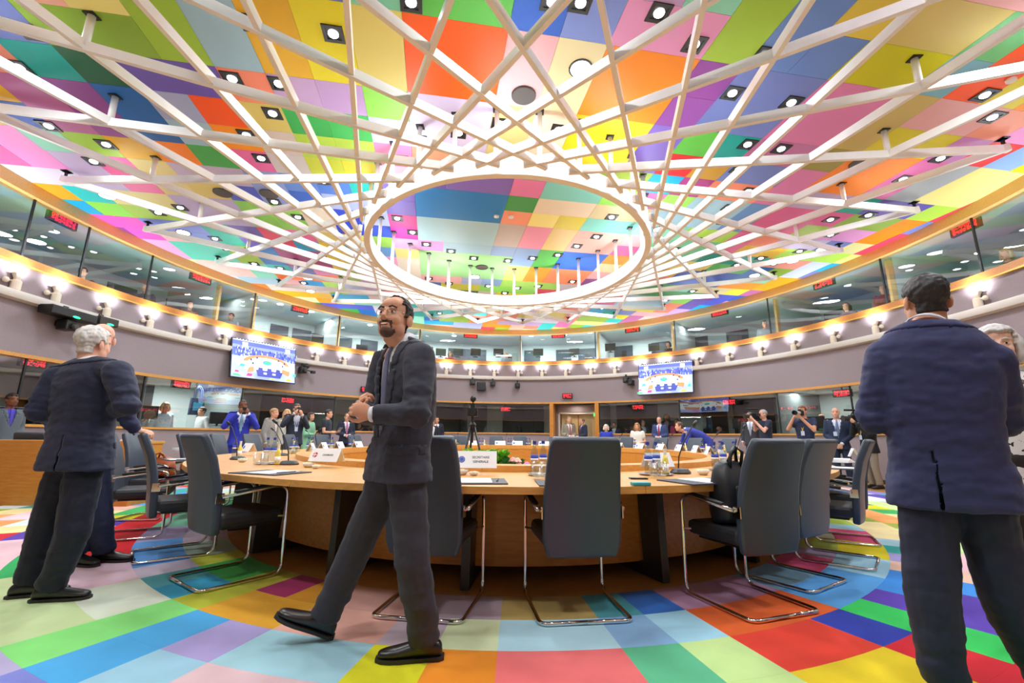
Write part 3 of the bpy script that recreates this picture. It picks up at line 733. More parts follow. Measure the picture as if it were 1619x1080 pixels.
# chairs -------------------------------------------------------------------
M_leather = mat('slate_leather', '37414f', .42, var=.04, vscale=5, bump=.05, bscale=250)
M_seat = mat('black_leather', '24262b', .5, bump=.05, bscale=250)
def rounded_slab(name, rows, thick, m, parent, bev=.018):
    # rows: (y, z, halfwidth); slab follows them
    nx = 6; vs = []; fs = []; nr = len(rows)
    for side in (0, 1):
        for i, (y, z, hw) in enumerate(rows):
            a = rows[max(0, i-1)]; b = rows[min(nr-1, i+1)]
            ty, tz = b[0]-a[0], b[1]-a[1]; L = math.hypot(ty, tz); ny, nz = tz/L, -ty/L
            for k in range(nx+1):
                u = -1+2*k/nx
                dy = -.018*(1-u*u) if side == 0 else -.018*(1-u*u)
                vs.append((hw*u, y+dy+(ny*thick if side else 0), z+(nz*thick if side else 0)))
    S = nr*(nx+1); w_ = nx+1
    for i in range(nr-1):
        for k in range(nx):
            a = i*w_+k; fs.append((a, a+w_, a+w_+1, a+1)); fs.append((S+a, S+a+1, S+a+w_+1, S+a+w_))
    for i in range(nr-1):
        a = i*w_; fs.append((a, S+a, S+a+w_, a+w_)); a += nx; fs.append((a, a+w_, S+a+w_, S+a))
    for k in range(nx):
        fs.append((k, k+1, S+k+1, S+k)); a = (nr-1)*w_+k; fs.append((a, S+a, S+a+1, a+1))
    mb = MB(); mb.add(vs, fs); o = mb.build(name, m, parent)
    bm = bmesh.new(); bm.from_mesh(o.data); bmesh.ops.recalc_face_normals(bm, faces=bm.faces); bm.to_mesh(o.data); bm.free()
    autosmooth(o, 50)
    b = o.modifiers.new('bevel', 'BEVEL'); b.width = bev; b.segments = 3; b.limit_method = 'ANGLE'; b.angle_limit = R(50)
    return o
def arc(c, a0, a1, r, ax, ay, n=5):
    return [Vector(c)+Vector(ax)*(r*math.cos(R(a0+(a1-a0)*i/n)))+Vector(ay)*(r*math.sin(R(a0+(a1-a0)*i/n))) for i in range(n+1)]
def make_chair():
    t = thing('conference_chair', 'x', 'chair')
    rounded_slab('backrest', [(.075, .34, .215), (.065, .42, .24), (.055, .55, .245), (.035, .70, .24), (-.005, .86, .232), (-.055, .98, .222), (-.08, 1.035, .205)], .055, M_leather, t)
    m = MB(); m.box((0, .335, .44), (.47, .46, .095)); m.build('seat', M_seat, t, bevel=.03)
    m = MB(); m.box((0, .33, .385), (.36, .36, .03)); m.build('seat_base', M_black, t)
    Y, Z = (0, 1, 0), (0, 0, 1)
    for s in (-1, 1):
        x = s*.272; k = .07
        pts = [(x, .10, .612), (x, .44, .655)]+arc((x, .49, .585), 90, 8, k, Y, Z)+arc((x, .50, .083), 0, -90, .07, Y, Z)
        pts = pts+[(x, .06, .013)]+[(x-s*.045*(1-math.cos(R(a))), .06-.045*math.sin(R(a)), .013) for a in (30, 60, 90)]+[(0, .015, .013)]
        m = MB(); m.tube(pts, .0125, 8); m.build('frame', M_chrome, t, smooth=True)
        m = MB(); m.tube([(x, .17, .640), (x, .43, .672), (x, .50, .655)], [(.022, .010)]*3, 8, side=(1, 0, 0)); m.build('armrest', M_black, t, smooth=True)
        m = MB(); m.prism([(-.03, -.035), (.03, -.035), (.03, .01), (.02, .035), (-.03, .035)], -.004, .004, Matrix.Translation((s*.252, .085, .60)) @ Matrix.Rotation(R(90), 4, 'Y') @ Matrix.Rotation(R(90), 4, 'Z'))
        m.bar((s*.252, .10, .605), (x, .15, .622), .02, .012); m.build('bracket', M_chrome, t)
        m = MB(); m.tube([(x, .555, .43), (s*.235, .52, .43)], .008, 6); m.build('seat_bolt', M_chrome, t)
    return t
chair0 = make_chair(); chair_used = False
def place_chair(loc, yaw, label, group=None):
    global chair_used
    if not chair_used:
        chair_used = True; chair0.location = loc; chair0.rotation_euler.z = yaw; tag(chair0, label, 'chair', group); return chair0
    c = dup(chair0, loc, yaw, label)
    if group: c['group'] = group
    return c
def polar(p):
    x, y = p.x-TC[0], p.y-TC[1]; lo, hi = -3, 12
    for _ in range(50):
        m = (lo+hi)/2
        if (x/(4.05+m))**2+(y/(5.5+m))**2 > 1: lo = m
        else: hi = m
    return math.degrees(math.atan2(x/(4.05+m), -y/(5.5+m))), m
NEAR = [((930, 990), 0, 'slate leather conference chair facing away in the middle of the near table edge'),
        ((655, 985), 0, 'slate conference chair directly behind the walking man'),
        ((1250, 980), -6, 'slate conference chair with a black bag on its seat, right of the middle chair'),
        ((1318, 931), -4, 'second slate conference chair right of the middle one, overlapped by the chair with the bag'),
        ((1391, 895), 0, 'slate conference chair seen edge-on nearest the man with folded arms'),
        ((1389, 858), 0, 'slate chair tucked behind the edge-on chair at right'),
        ((284, 928), 0, 'slate conference chair left of the walking man, seen from behind at an angle'),
        ((205, 884), 0, 'slate conference chair under the leaning man\'s hand'),
        (None, 0, 'slate conference chair behind the one under the leaning man\'s hand')]
nearphi = []
near_chairs = []
for xy, dz, lab in NEAR:
    p = onz(*xy, 0) if xy else pol(-54, 1.15); ph, d = polar(p); n, yaw = inward(ph, d); nearphi.append(ph)
    near_chairs.append(place_chair(p, yaw+R(dz), lab))
bag_chair_loc = pol(-66, 1.3)
bag_chair = place_chair(bag_chair_loc, R(-80), 'slate conference chair turned sideways carrying a brown bag at left')
# the far seats, stepped round the table
farphi = []
for s in (1, -1):
    ph = 180-3.2 if s > 0 else 180+5.5
    while True:
        a = ph if ph <= 180 else ph-360
        if abs(a) < 64: break
        farphi.append(a)
        q = R(ph); L = math.hypot(5.0*math.cos(q), 6.3*math.sin(q))
        ph -= s*math.degrees(1.16/L)
farseat = sorted(farphi, key=lambda a: (proj(tp(a, .3, 1)) or (0, 0))[0])
rr = random.Random(3)
for i, a in enumerate(farseat):
    n, yaw = inward(a, .4); p = tp(a, .36+rr.random()*.12)
    place_chair((p.x, p.y, 0), yaw+R(rr.uniform(-8, 8)), '%s empty slate chair counted from the left along the far table side' % ORD[i] if i < 20 else 'last empty slate chair at the far right of the table', 'empty chairs round the far side')

# table things -----------------------------------------------------------------
M_clear = glass_mat('drinking_glass', .06, 'fafcfc', .02, .3)
M_water = mat('bottle_glass', 'd8e4e4', .08, spec=.8)
M_bglass = glass_mat('bottle_clear', .06, 'e8f0f0', .03, .3)
M_cap = mat('cap_blue', '2a3a9c', .4); M_label = mat('label_blue', '2440a8', .45); M_paper = mat('paper_white', 'f4f4f6', .6)
M_juice = mat('juice_yellow', 'e8d860', .25); M_capw = mat('cap_white', 'e8e4da', .4); M_green = mat('label_green', '96c030', .5)
M_slate = mat('desk_pad', '3a3d46', .6); M_china = mat('china', 'f0ece4', .25); M_steel = mat('tray_steel', 'c8c8c8', .18, .9)
def water_bottle():
    t = thing('water_bottle', 'x', 'bottle')
    m = MB(); m.lathe([(.030, 0), (.032, .01), (.032, .15), (.028, .175), (.014, .205), (.0125, .235)], 16); m.build('glass_body', M_bglass, t, smooth=True)
    m = MB(); m.lathe([(.0155, .232), (.0155, .258)], 12); m.build('cap', M_cap, t)
    m = MB(); m.lathe([(.0328, .10), (.0328, .145)], 16); lb = m.build('label_band', M_label, t, smooth=True)
    m = MB(); m.lathe([(.0334, .102), (.0334, .118)], 16); m.build('label_stripe', M_paper, lb, smooth=True)
    return t
def juice_bottle():
    t = thing('juice_bottle', 'x', 'bottle')
    m = MB(); m.lathe([(.024, 0), (.026, .01), (.026, .085), (.021, .115), (.013, .15)], 16); m.build('juice_body', M_juice, t, smooth=True)
    m = MB(); m.lathe([(.0268, .015), (.0268, .075)], 16); lb = m.build('label_band', M_paper, t, smooth=True)
    m = MB(); m.lathe([(.0272, .02), (.0272, .04)], 8); m.build('label_mark', M_green, lb)
    m = MB(); m.lathe([(.013, .15), (.0135, .185), (.0145, .185), (.0145, .20)], 12); m.build('cap', M_capw, t)
    return t
def tumbler():
    t = thing('tumbler', 'x', 'glass')
    m = MB(); m.lathe([(.032, 0), (.036, .01), (.040, .11), (.0375, .11), (.033, .016), (.001, .014)], 18); m.build('glass_wall', M_clear, t, smooth=True)
    m = MB(); m.lathe([(.029, .004), (.029, .010)], 12); m.build('cut_base', M_water, t)
    return t
def tray(): 
    m = MB(); m.lathe([(.10, 0), (.13, .004), (.145, .014), (.14, .014), (.11, .007), (.001, .006)], 24); return m.build('tray', M_steel, smooth=True)
def bowl(r=.055):
    t = thing('bowl', 'x', 'bowl')
    m = MB(); m.lathe([(r*.5, 0), (r*.8, .015), (r, .042), (r*.95, .042), (r*.74, .018), (.001, .012)], 20); m.build('china_body', M_china, t, smooth=True)
    m = MB()
    for i in range(5):
        a = i*1.3; m.ell((r*.4*math.cos(a), r*.4*math.sin(a), .035), (r*.3, r*.3, .014), seg=8, rings=5)
    m.build('sweets', mat('sweets', 'e8d8a0', .5), t, smooth=True)
    return t
def text_mesh(txt, size, m, parent, loc, rot, name='lettering'):
    cu = bpy.data.curves.new('txt', 'FONT'); cu.body = txt; cu.size = size; cu.align_x = 'CENTER'; cu.align_y = 'CENTER'; cu.extrude = .0004; cu.offset = size*.012
    o = bpy.data.objects.new('txt', cu); COL.objects.link(o)
    dg = bpy.context.evaluated_depsgraph_get(); me = bpy.data.meshes.new_from_object(o.evaluated_get(dg))
    bpy.data.objects.remove(o); me.materials.clear(); me.materials.append(m)
    q = link(name, me, parent); q.location = loc; q.rotation_euler = rot
    return q
M_ink = mat('ink_black', '202024', .6); M_eu = mat('flag_blue', '1f58c8', .5); M_star = mat('star_yellow', 'f4d030', .5); M_dk = mat('flag_red', 'c8283c', .5)
def nameplate(w_=.30, h_=.12, lines=(), flag=None):
    t = thing('nameplate', 'x', 'nameplate')
    m = MB(); d = .06
    th_ = .003
    for s in (-1, 1):
        vs = [(-w_/2, s*d, 0), (w_/2, s*d, 0), (w_/2, s*.003, h_), (-w_/2, s*.003, h_), (-w_/2, s*(d-th_), 0), (w_/2, s*(d-th_), 0), (w_/2, 0, h_-th_), (-w_/2, 0, h_-th_)]
        m.add(vs, [(0, 1, 2, 3), (7, 6, 5, 4), (0, 4, 5, 1), (1, 5, 6, 2), (2, 6, 7, 3), (3, 7, 4, 0)])
    m.build('card', M_paper, t)
    tilt = math.atan2(h_, d); rot = (tilt, 0, 0)
    def on(u, v): return (u, -d*(1-v/h_)-.002, v)
    if flag:
        m = MB(); m.lathe([(.027, -.0005), (.027, .0008)], 24, m=Matrix.Diagonal((1, 1, 1)) )
        f = m.build('flag_disc', M_eu if flag != 'dk' else M_dk, t); f.location = on(-w_*.33, h_*.5); f.rotation_euler = rot
        m = MB()
        if flag == 'eu':
            for i in range(12):
                a = i*math.pi/6; m.lathe([(.0026, .0008), (.0026, .0016)], 5, c=(.018*math.cos(a), .018*math.sin(a), 0))
            m.build('stars', M_star, f)
        elif flag == 'dk':
            m.box((-.006, 0, .0012), (.008, .05, .001)); m.box((0, 0, .0012), (.05, .008, .001)); m.build('cross', M_paper, f)
    for i, s in enumerate(lines):
        v = h_*(.5+(.12 if len(lines) > 1 else 0)-.25*i)
        text_mesh(s, .026, M_ink, t, on(w_*.12, v), rot)
    return t
def mic():
    t = thing('gooseneck_microphone', 'x', 'microphone')
    m = MB(); m.lathe([(.07, 0), (.075, .012), (.055, .034), (.02, .04)], 20, m=Matrix.Diagonal((1.15, .85, 1))); m.build('base', mat('mic_grey', '3a3d44', .45), t, smooth=False)
    pts = [(0, .02, .03), (.01, .02, .12), (.05, .01, .22), (.12, 0, .33), (.16, 0, .37)]
    m = MB(); m.tube(pts, .005, 6); m.build('neck', M_black, t, smooth=True)
    m = MB(); m.tube([(.15, 0, .362), (.19, 0, .395)], [.011, .013], 8); m.build('capsule', M_black, t, smooth=True)
    return t
def desk_pad():
    t = thing('desk_pad', 'x', 'desk pad')
    m = MB(); m.box((0, 0, .004), (.5, .36, .008)); m.build('pad', M_slate, t)
    m = MB(); m.box((.03, .0, .010), (.24, .30, .004)); m.build('paper_sheet', M_paper, t)
    m = MB(); m.tube([(.18, -.1, .016), (.20, .06, .016)], .004, 6); m.build('pen', M_black, t)
    return t
PROT = {}
def put(kind, maker, loc, rz, label, group=None, scale=None):
    if kind in PROT: o = dup(PROT[kind], loc, rz, label)
    else:
        o = maker(); PROT[kind] = o; o.location = loc; o.rotation_euler.z = rz; tag(o, label)
        if not o.get('category'): o['category'] = kind.replace('_', ' ')
    if group: o['group'] = group
    elif 'group' in o: del o['group']
    o.scale = (scale,)*3 if scale else (1, 1, 1)
    return o
LZ = TZ+.055
# named plates
p = onz(751, 740, LZ); o = nameplate(.34, .13, ('SECRETAIRE', 'GENERALE'), 'eu'); o.location = p+Vector((0, .06, 0)); o.rotation_euler.z = R(3); tag(o, 'white nameplate reading SECRETAIRE GENERALE with a blue starred disc', 'nameplate')
p = onz(512, 730, LZ); o = nameplate(.34, .12, ('DANMARK',), 'dk'); o.location = p+Vector((0, .06, 0)); o.rotation_euler.z = R(-20); tag(o, 'white nameplate with a red and white disc left of the walking man', 'nameplate')
PL = [(1040, 738, 30, 'blank-backed white nameplate behind the bottles right of the middle chair'), (1140, 731, 55, 'white nameplate with a blue disc seen at an angle near the bag chair'), (393, 714, -40, 'white nameplate at left in front of the gooseneck microphones'), (1350, 722, 60, 'white nameplate between the right-hand chairs')]
for i, (x, y, a, l) in enumerate(PL):
    p = onz(x, y, LZ); o = put('plate_b', lambda: nameplate(.30, .12, (), 'x'), p, R(a), l)
# drink sets near the camera
def drinks(sets, where):
    for kind, x, y in sets:
        p = onz(x, y, TZ+.012 if kind != 'tray' else TZ)
        mk = dict(water_bottle=water_bottle, juice_bottle=juice_bottle, tumbler=tumbler, tray=tray)[kind]
        n = [q for q in cnt if q == (kind, where)]; cnt.append((kind, where))
        k = len(n); adj = '' if sum(1 for s in sets if s[0] == kind) == 1 else ['left-hand ', 'right-hand ', 'third '][k]
        nm = {'water_bottle': 'clear water bottle with blue cap and label', 'juice_bottle': 'small yellow juice bottle with white label', 'tumbler': 'cut glass tumbler', 'tray': 'round silver tray'}[kind]
        put(kind, mk, p, 0, '%s%s %s' % (adj, nm, where))
cnt = []
drinks([('tray', 862, 752), ('water_bottle', 845, 748), ('water_bottle', 859, 746), ('juice_bottle', 873, 749), ('tumbler', 849, 755), ('tumbler', 863, 754)], 'just left of the middle chair')
drinks([('tray', 1037, 751), ('water_bottle', 1026, 749), ('water_bottle', 1039, 747), ('juice_bottle', 1053, 748), ('tumbler', 1034, 753), ('tumbler', 1047, 753)], 'just right of the middle chair')
drinks([('tray', 1146, 745), ('water_bottle', 1132, 744), ('water_bottle', 1145, 742), ('tumbler', 1149, 747)], 'beside the chair with the bag')
drinks([('tray', 428, 734), ('water_bottle', 420, 729), ('water_bottle', 431, 729), ('juice_bottle', 438, 734), ('tumbler', 406, 734), ('tumbler', 418, 735)], 'right of the angled chair at left')
drinks([('water_bottle', 370, 722), ('juice_bottle', 378, 722)], 'behind the angled chair at left')
drinks([('juice_bottle', 714, 747)], 'beside the plate reading SECRETAIRE')
for x, y, rz, sc, l in ((730, 751, 0, 1, 'larger white bowl below the SECRETAIRE nameplate'), (749, 752, 0, .7, 'smaller white bowl beside the larger one below the SECRETAIRE nameplate'), (487, 739, 0, 1, 'larger white bowl below the nameplate with the red disc'), (499, 741, 0, .7, 'smaller white bowl below the nameplate with the red disc'), (1112, 751, 0, 1, 'white bowl right of the large microphone base'), (383, 731, 0, .9, 'white bowl half hidden behind the angled chair at left')):
    p = onz(x, y, TZ); put('bowl', bowl, p, rz, l, scale=sc)
for x, y, rz, l in ((1076, 749, 20, 'gooseneck microphone leaning right, right of the middle chair'), (457, 735, 180, 'gooseneck microphone leaning left beside the bowls'), (376, 727, 170, 'gooseneck microphone behind the angled chair at left'), (1168, 738, 35, 'gooseneck microphone behind the chair with the bag')):
    p = onz(x, y, TZ); put('microphone', mic, p, R(rz), l, scale=1.15)
for x, y, rz, l in ((742, 762, 5, 'dark desk pad below the bowls near the SECRETAIRE nameplate'), (908, 765, 2, 'dark desk pad with white paper, mostly behind the middle chair'), (1110, 762, 22, 'dark desk pad with white paper left of the bag chair'), (428, 748, -22, 'dark desk pad with white paper right of the angled chair at left'), (290, 727, -45, 'papers on a dark pad left of the angled chair'), (1332, 741, 45, 'papers on a dark pad between the right-hand chairs')):
    p = onz(x, y, TZ); put('desk_pad', desk_pad, p, R(rz), l)
p = onz(1013, 768, TZ); m = MB(); m.box((0, 0, .012), (.12, .06, .022)); o = m.build('phone_case', mat('teal_plastic', '3aa0a8', .4), bevel=.006); o.location = p; o.rotation_euler.z = R(8); tag(o, 'small teal case on the table edge right of the middle chair', 'case')
p = onz(1012, 760, TZ); m = MB(); m.box((0, 0, .006), (.13, .07, .011)); o = m.build('mobile_phone', M_black, bevel=.004); o.location = p+Vector((.02, .12, 0)); tag(o, 'black phone lying behind the teal case', 'phone')
for i, (x, y, l) in enumerate(((288, 712, 'upper stack of papers left of the angled chair'), (1330, 731, 'upper stack of papers between the right-hand chairs'))):
    p = onz(x, y, TZ); m = MB()
    for k in range(4): m.box((.01*k, .008*k, .006+.012*k), (.34, .24, .010), Matrix.Rotation(.08*k, 3, 'Z'))
    o = m.build('paper_stack', M_paper); o.location = p; o.rotation_euler.z = R(-40 if i == 0 else 40); tag(o, l, 'papers')
# far seats: plates, bottles, microphones
for i, a in enumerate(farseat):
    n, yaw = inward(a, .4); nm = ORD[i] if i < 20 else 'last'
    q = tp(a, -1.28, LZ); put('plate_far', lambda: nameplate(.30, .12, (), 'x'), q, yaw+math.pi, '%s white nameplate from the left along the far side' % nm, 'nameplates on the far side')
    e = Vector((-n.y, n.x, 0))
    b0 = tp(a, -.95, TZ)+e*.32
    for k, kind in enumerate(('water_bottle', 'water_bottle', 'juice_bottle', 'tumbler')):
        mk = dict(water_bottle=water_bottle, juice_bottle=juice_bottle, tumbler=tumbler)[kind]
        pos = b0+e*(.075*k-.05)+n*(.05*(k % 2))
        put(kind, mk, pos, 0, {0: 'left water bottle', 1: 'right water bottle', 2: 'juice bottle', 3: 'tumbler'}[k]+' at the %s far seat from the left' % nm, 'drinks on the far side')
    if i % 2 == 0: put('microphone', mic, tp(a, -.95, TZ)-e*.36, yaw-R(90), 'gooseneck microphone at the %s far seat from the left' % nm, 'far microphones', 1.0)
# planting in the middle of the ring table
M_leaf = mat('leaf_green', '7cc83c', .5, var=.2, vscale=12); M_leafd = mat('leaf_dark', '3c8c38', .5, var=.2, vscale=12)
pl = onz(765, 736, LZ); py0 = pl.y+.85
m = MB(); m.box((0, 0, .36), (1.7, .5, .72)); m.box((0, 0, .73), (1.76, .56, .03)); o = m.build('planter', mat('planter_grey', '8c8a84', .6)); o.location = (pl.x+.15, py0, -.008); tag(o, 'low grey planter behind the near table ledge full of greenery', 'planter')
def foliage(name, label, x, y, mt, n, rad, h_, seed, cat='plant'):
    rr = random.Random(seed); c = ony(x, y, py0); c.z = max(c.z, .78)
    t = thing(name, label, cat, (c.x, c.y, .745))
    m = MB()
    for i in range(n):
        a = rr.uniform(0, 6.28); r_ = rad*math.sqrt(rr.random()); z = rr.uniform(.0, h_)
        p = Vector((r_*math.cos(a), r_*math.sin(a), z)); d = Vector((math.cos(a), math.sin(a), rr.uniform(.2, 1.4))).normalized()
        s = d.cross(Vector((0, 0, 1))).normalized(); u = s.cross(d); L = rr.uniform(.05, .085); w_ = L*.45
        m.add([p, p+d*L*.5+s*w_+u*.012, p+d*L, p+d*L*.5-s*w_+u*.012, p+d*L*.5-u*.008], [(0, 1, 4), (1, 2, 4), (2, 3, 4), (3, 0, 4)])
    m.build('leaves', mt, t)
    m = MB(); m.tube([(0, 0, 0), (0, 0, h_*.7)], .012, 6); m.build('stem', M_leafd, t)
    return t
foliage('leafy_plant', 'bright green leafy plant above the left end of the SECRETAIRE nameplate', 737, 716, M_leaf, 90, .07, .12, 1)
foliage('leafy_plant', 'bright green leafy plant above the middle of the SECRETAIRE nameplate', 752, 714, M_leaf, 90, .08, .13, 2)
foliage('leafy_plant', 'bright green leafy plant above the right end of the SECRETAIRE nameplate', 769, 714, M_leaf, 90, .08, .13, 3)
foliage('leafy_plant', 'tall bright green plant right of the SECRETAIRE nameplate', 785, 718, M_leaf, 160, .10, .12, 4)
foliage('leafy_plant', 'dark green plant under the pink flowers', 806, 733, M_leafd, 130, .11, .05, 5)
foliage('leafy_plant', 'small dark plant at the left behind the bowls', 716, 730, M_leafd, 60, .07, .08, 6)
def flower(x, y, col, label, seed):
    rr = random.Random(seed); c = ony(x, y, py0-.12); t = thing('flower', label, 'flower', (c.x, c.y, max(.76, c.z-.02)))
    m = MB()
    for k in range(3):
        for i in range(7):
            a = i*.9+k*.4; m.ell((.022*(3-k)/2*math.cos(a), .022*(3-k)/2*math.sin(a), .012*k), (.02, .02, .009), Matrix.Rotation(a, 3, 'Z') @ Matrix.Rotation(.5, 3, 'Y'), 6, 4)
    m.build('petals', mat('petal_'+col, col, .6), t, smooth=True)
    m = MB(); m.tube([(0, 0, -.1), (0, 0, 0)], .005, 5); m.build('stem', M_leafd, t)
for i, (x, y, c, l) in enumerate(((811, 725, 'f0a8a0', 'left pale pink bloom above the dark plant'), (818, 726, 'f4c8b8', 'cream pink bloom above the dark plant'), (833, 738, 'e878b8', 'bright pink flower left of the bottles'), (820, 736, 'f0b0a8', 'low pink bloom between the other flowers'), (549, 729, 'e87080', 'pink flower on the table left of the walking man'))):
    flower(x, y, c, l, i)
# tripod with a camera inside the ring of tables
tb = ony(747, 672, 7.5)
tri = thing('camera_tripod', 'tall black tripod carrying a camera inside the ring of tables', 'tripod', (tb.x, 7.5, -.008))
for k in range(3):
    a = R(90+120*k+15); m = MB(); m.tube([(.03*math.cos(a), .03*math.sin(a), 1.22), (.36*math.cos(a), .36*math.sin(a), .01)], [.020, .013], 8); lg = m.build('leg', M_black, tri, smooth=True)
    m = MB(); m.tube([(.17*math.cos(a), .17*math.sin(a), .70), (.20*math.cos(a), .20*math.sin(a), .60)], .024, 8); m.build('leg_clamp', M_dark, lg)
m = MB(); m.tube([(0, 0, .95), (0, 0, 1.38)], .02, 8); m.lathe([(.05, 1.18), (.06, 1.24), (.03, 1.28)], 12); m.build('centre_column', M_black, tri)
m = MB(); m.box((0, 0, 1.44), (.16, .14, .13)); m.tube([(0, -.07, 1.44), (0, -.2, 1.44)], .05, 12); m.box((0, .02, 1.54), (.07, .1, .07)); m.build('camera_body', M_black, tri)
m = MB(); m.ell((0, 0, 1.66), (.05, .05, .055)); m.tube([(0, 0, 1.56), (0, 0, 1.62)], .012, 6); m.build('microphone_head', M_black, tri, smooth=True)

# wall screens -------------------------------------------------------------------
def screen(x, y, label, flipx):
    p, t = onwall(x, y, -.30)
    s = thing('wall_screen', label, 'screen', p, -t); W, Hh = 2.05, 1.16
    m = MB(); m.box((0, .02, 0), (W+.05, .06, Hh+.05)); m.build('bezel', M_black, s)
    m = MB(); m.box((0, .19, 0), (.3, .28, .3)); m.build('bracket', M_black, s)
    cols = ['5a68c0', '8a98e0', 'e8f4f4', 'd09060', '4048a0', '40c0c0', 'b0c0f0', 'e84080', '60d080', 'd8e040', '303878', 'f8fcff', 'f0f4ff']
    ms = [mat('screen_'+c, c, .3, emit=.95) for c in cols]
    m = MB()
    lay = [0]
    def q(ci, poly):
        lay[0] += 1; m.cur = ci; yv = -.012-.0006*lay[0]
        m.add([((u-.5)*W, yv, (v-.5)*Hh) for u, v in poly], [tuple(range(len(poly)))])
    def el(cx, cy, rx, ry, a0=0, a1=360, n=24): return [(cx+rx*math.cos(R(a0+(a1-a0)*i/n)), cy+ry*math.sin(R(a0+(a1-a0)*i/n))) for i in range(n+1)]
    q(6, [(0, 0), (1, 0), (1, 1), (0, 1)]); q(0, [(0, .86), (1, .86), (1, .97), (0, .97)]); q(1, [(0, .78), (1, .78), (1, .86), (0, .86)])
    rr = random.Random(4)
    q(0, [(0, .56), (1, .56), (1, .78), (0, .78)])
    for i in range(130):
        u = rr.random(); v = .5+.26*rr.random(); w_ = .012; q(rr.choice((4, 10, 1, 6, 4, 11)), [(u, v), (u+w_, v), (u+w_, v+.06), (u, v+.06)])
    for u in (.12, .8): q(11, [(u, .8), (u+.08, .8), (u+.08, .92), (u, .92)])
    for i in range(22): u = .03+i*.044; q(12, [(u, .965), (u+.02, .965), (u+.02, .99), (u, .99)])
    q(2, el(.5, .38, .47, .24)); q(3, el(.5, .42, .36, .22, 0, 180)+el(.5, .42, .29, .15, 180, 0)); q(2, el(.5, .36, .30, .2))
    q(5, el(.5, .44, .07, .06)); q(8, el(.5, .46, .03, .03))
    for u, v in ((.27, .36), (.24, .45), (.74, .38), (.77, .46), (.33, .52), (.67, .52)): q(10, [(u, v), (u+.025, v), (u+.025, v+.05), (u, v+.05)])
    q(3, [(.20, .12), (.30, .16), (.30, .30), (.22, .26)]); q(3, [(.86, .14), (.74, .2), (.75, .32), (.88, .28)])
    q(4, [(.36, .05), (.72, .05), (.76, .22), (.33, .22)])
    for u in (.36, .5, .64): q(4, [(u, .2), (u+.08, .2), (u+.07, .29), (u+.01, .29)])
    for u in (.45, .59): q(2, [(u, .12), (u+.05, .12), (u+.05, .17), (u, .17)])
    q(8, [(0, 0), (.12, 0), (.08, .06), (0, .06)]); q(7, [(.19, .03), (.27, .03), (.28, .10), (.21, .10)]); q(9, [(.80, 0), (.9, 0), (.9, .06), (.84, .08)]); q(9, [(.55, 0), (.64, 0), (.62, .04), (.56, .04)]); q(7, [(.02, .1), (.08, .1), (.08, .14), (.03, .15)]); q(5, [(.93, .15), (.98, .15), (.98, .24), (.94, .22)]); q(5, [(.08, .26), (.16, .26), (.16, .33), (.1, .33)])
    sc = m.build('screen_picture', ms, s)
    for ch in s.children: ch.rotation_euler.x = R(-8)
    return s
screen(419, 572, 'left wall screen showing a meeting round an oval table', False)
screen(1051, 598, 'right wall screen showing a meeting round an oval table', True)
# cameras and speakers fixed to the wall
def wall_cam(x, y, label, kind=0):
    p, t = onwall(x, y, -.18); s = thing('wall_camera', label, 'camera', p, -t)
    m = MB(); m.box((0, .1, 0), (.10, .16, .10)); m.box((0, 0, .12), (.06, .06, .16)); m.build('mount', M_black, s)
    m = MB(); m.box((0, -.02, -.03), (.22, .24, .22)); m.build('housing', M_black, s, bevel=.03)
    m = MB(); m.lathe([(.06, 0), (.07, .06), (.05, .09)], 14, m=Matrix.Rotation(R(90), 3, 'X'), c=(.02, -.13, -.05)); m.build('lens', M_dark, s)
    if kind: 
        m = MB(); m.tube([(.10, 0, 0), (.3, -.05, -.04)], .02, 6); m.box((.36, -.05, -.06), (.14, .1, .09)); m.ell((.12, -.02, .12), (.11, .1, .1)); m.build('arm', M_black, s)
    return s
wall_cam(478, 584, 'black remote camera on the wall right of the left screen', 1)
wall_cam(998, 604, 'black remote camera on the wall left of the right screen', 0); wall_cam(990, 600, 'round-headed camera left of the black remote camera by the right screen', 0)
wall_cam(747, 604, 'left small camera of the cluster above the tripod'); wall_cam(779, 606, 'right small camera of the cluster above the tripod'); wall_cam(818, 609, 'single black camera on the far wall above the bottles')
p, t = onwall(761, 611, -.14); m = MB(); m.box((0, 0, 0), (.36, .26, .36)); o = m.build('wall_speaker', M_black, bevel=.02); o.location = p; o.rotation_euler.z = -t; tag(o, 'square black loudspeaker on the far wall above the tripod', 'loudspeaker')
for x, y, w_, l in ((109, 497, .95, 'long black projector box with a green light under the left ledge'), (164, 509, .42, 'shorter grey box with a green light under the left ledge')):
    p, t = onwall(x, y, -.26); s = thing('projector_box', l, 'projector', p, -t)
    m = MB(); m.box((0, 0, 0), (w_, .3, .17)); m.box((0, .12, .12), (.1, .1, .1)); m.build('housing', M_black if w_ > .6 else M_dark, s, bevel=.015)
    m = MB(); m.ell((.02, -.155, -.06), (.08, .012, .022)); m.build('status_light', mat('led_green', '20f090', .4, emit=3), s)
wall_cam(104, 512, 'tiny black camera below the projector boxes')

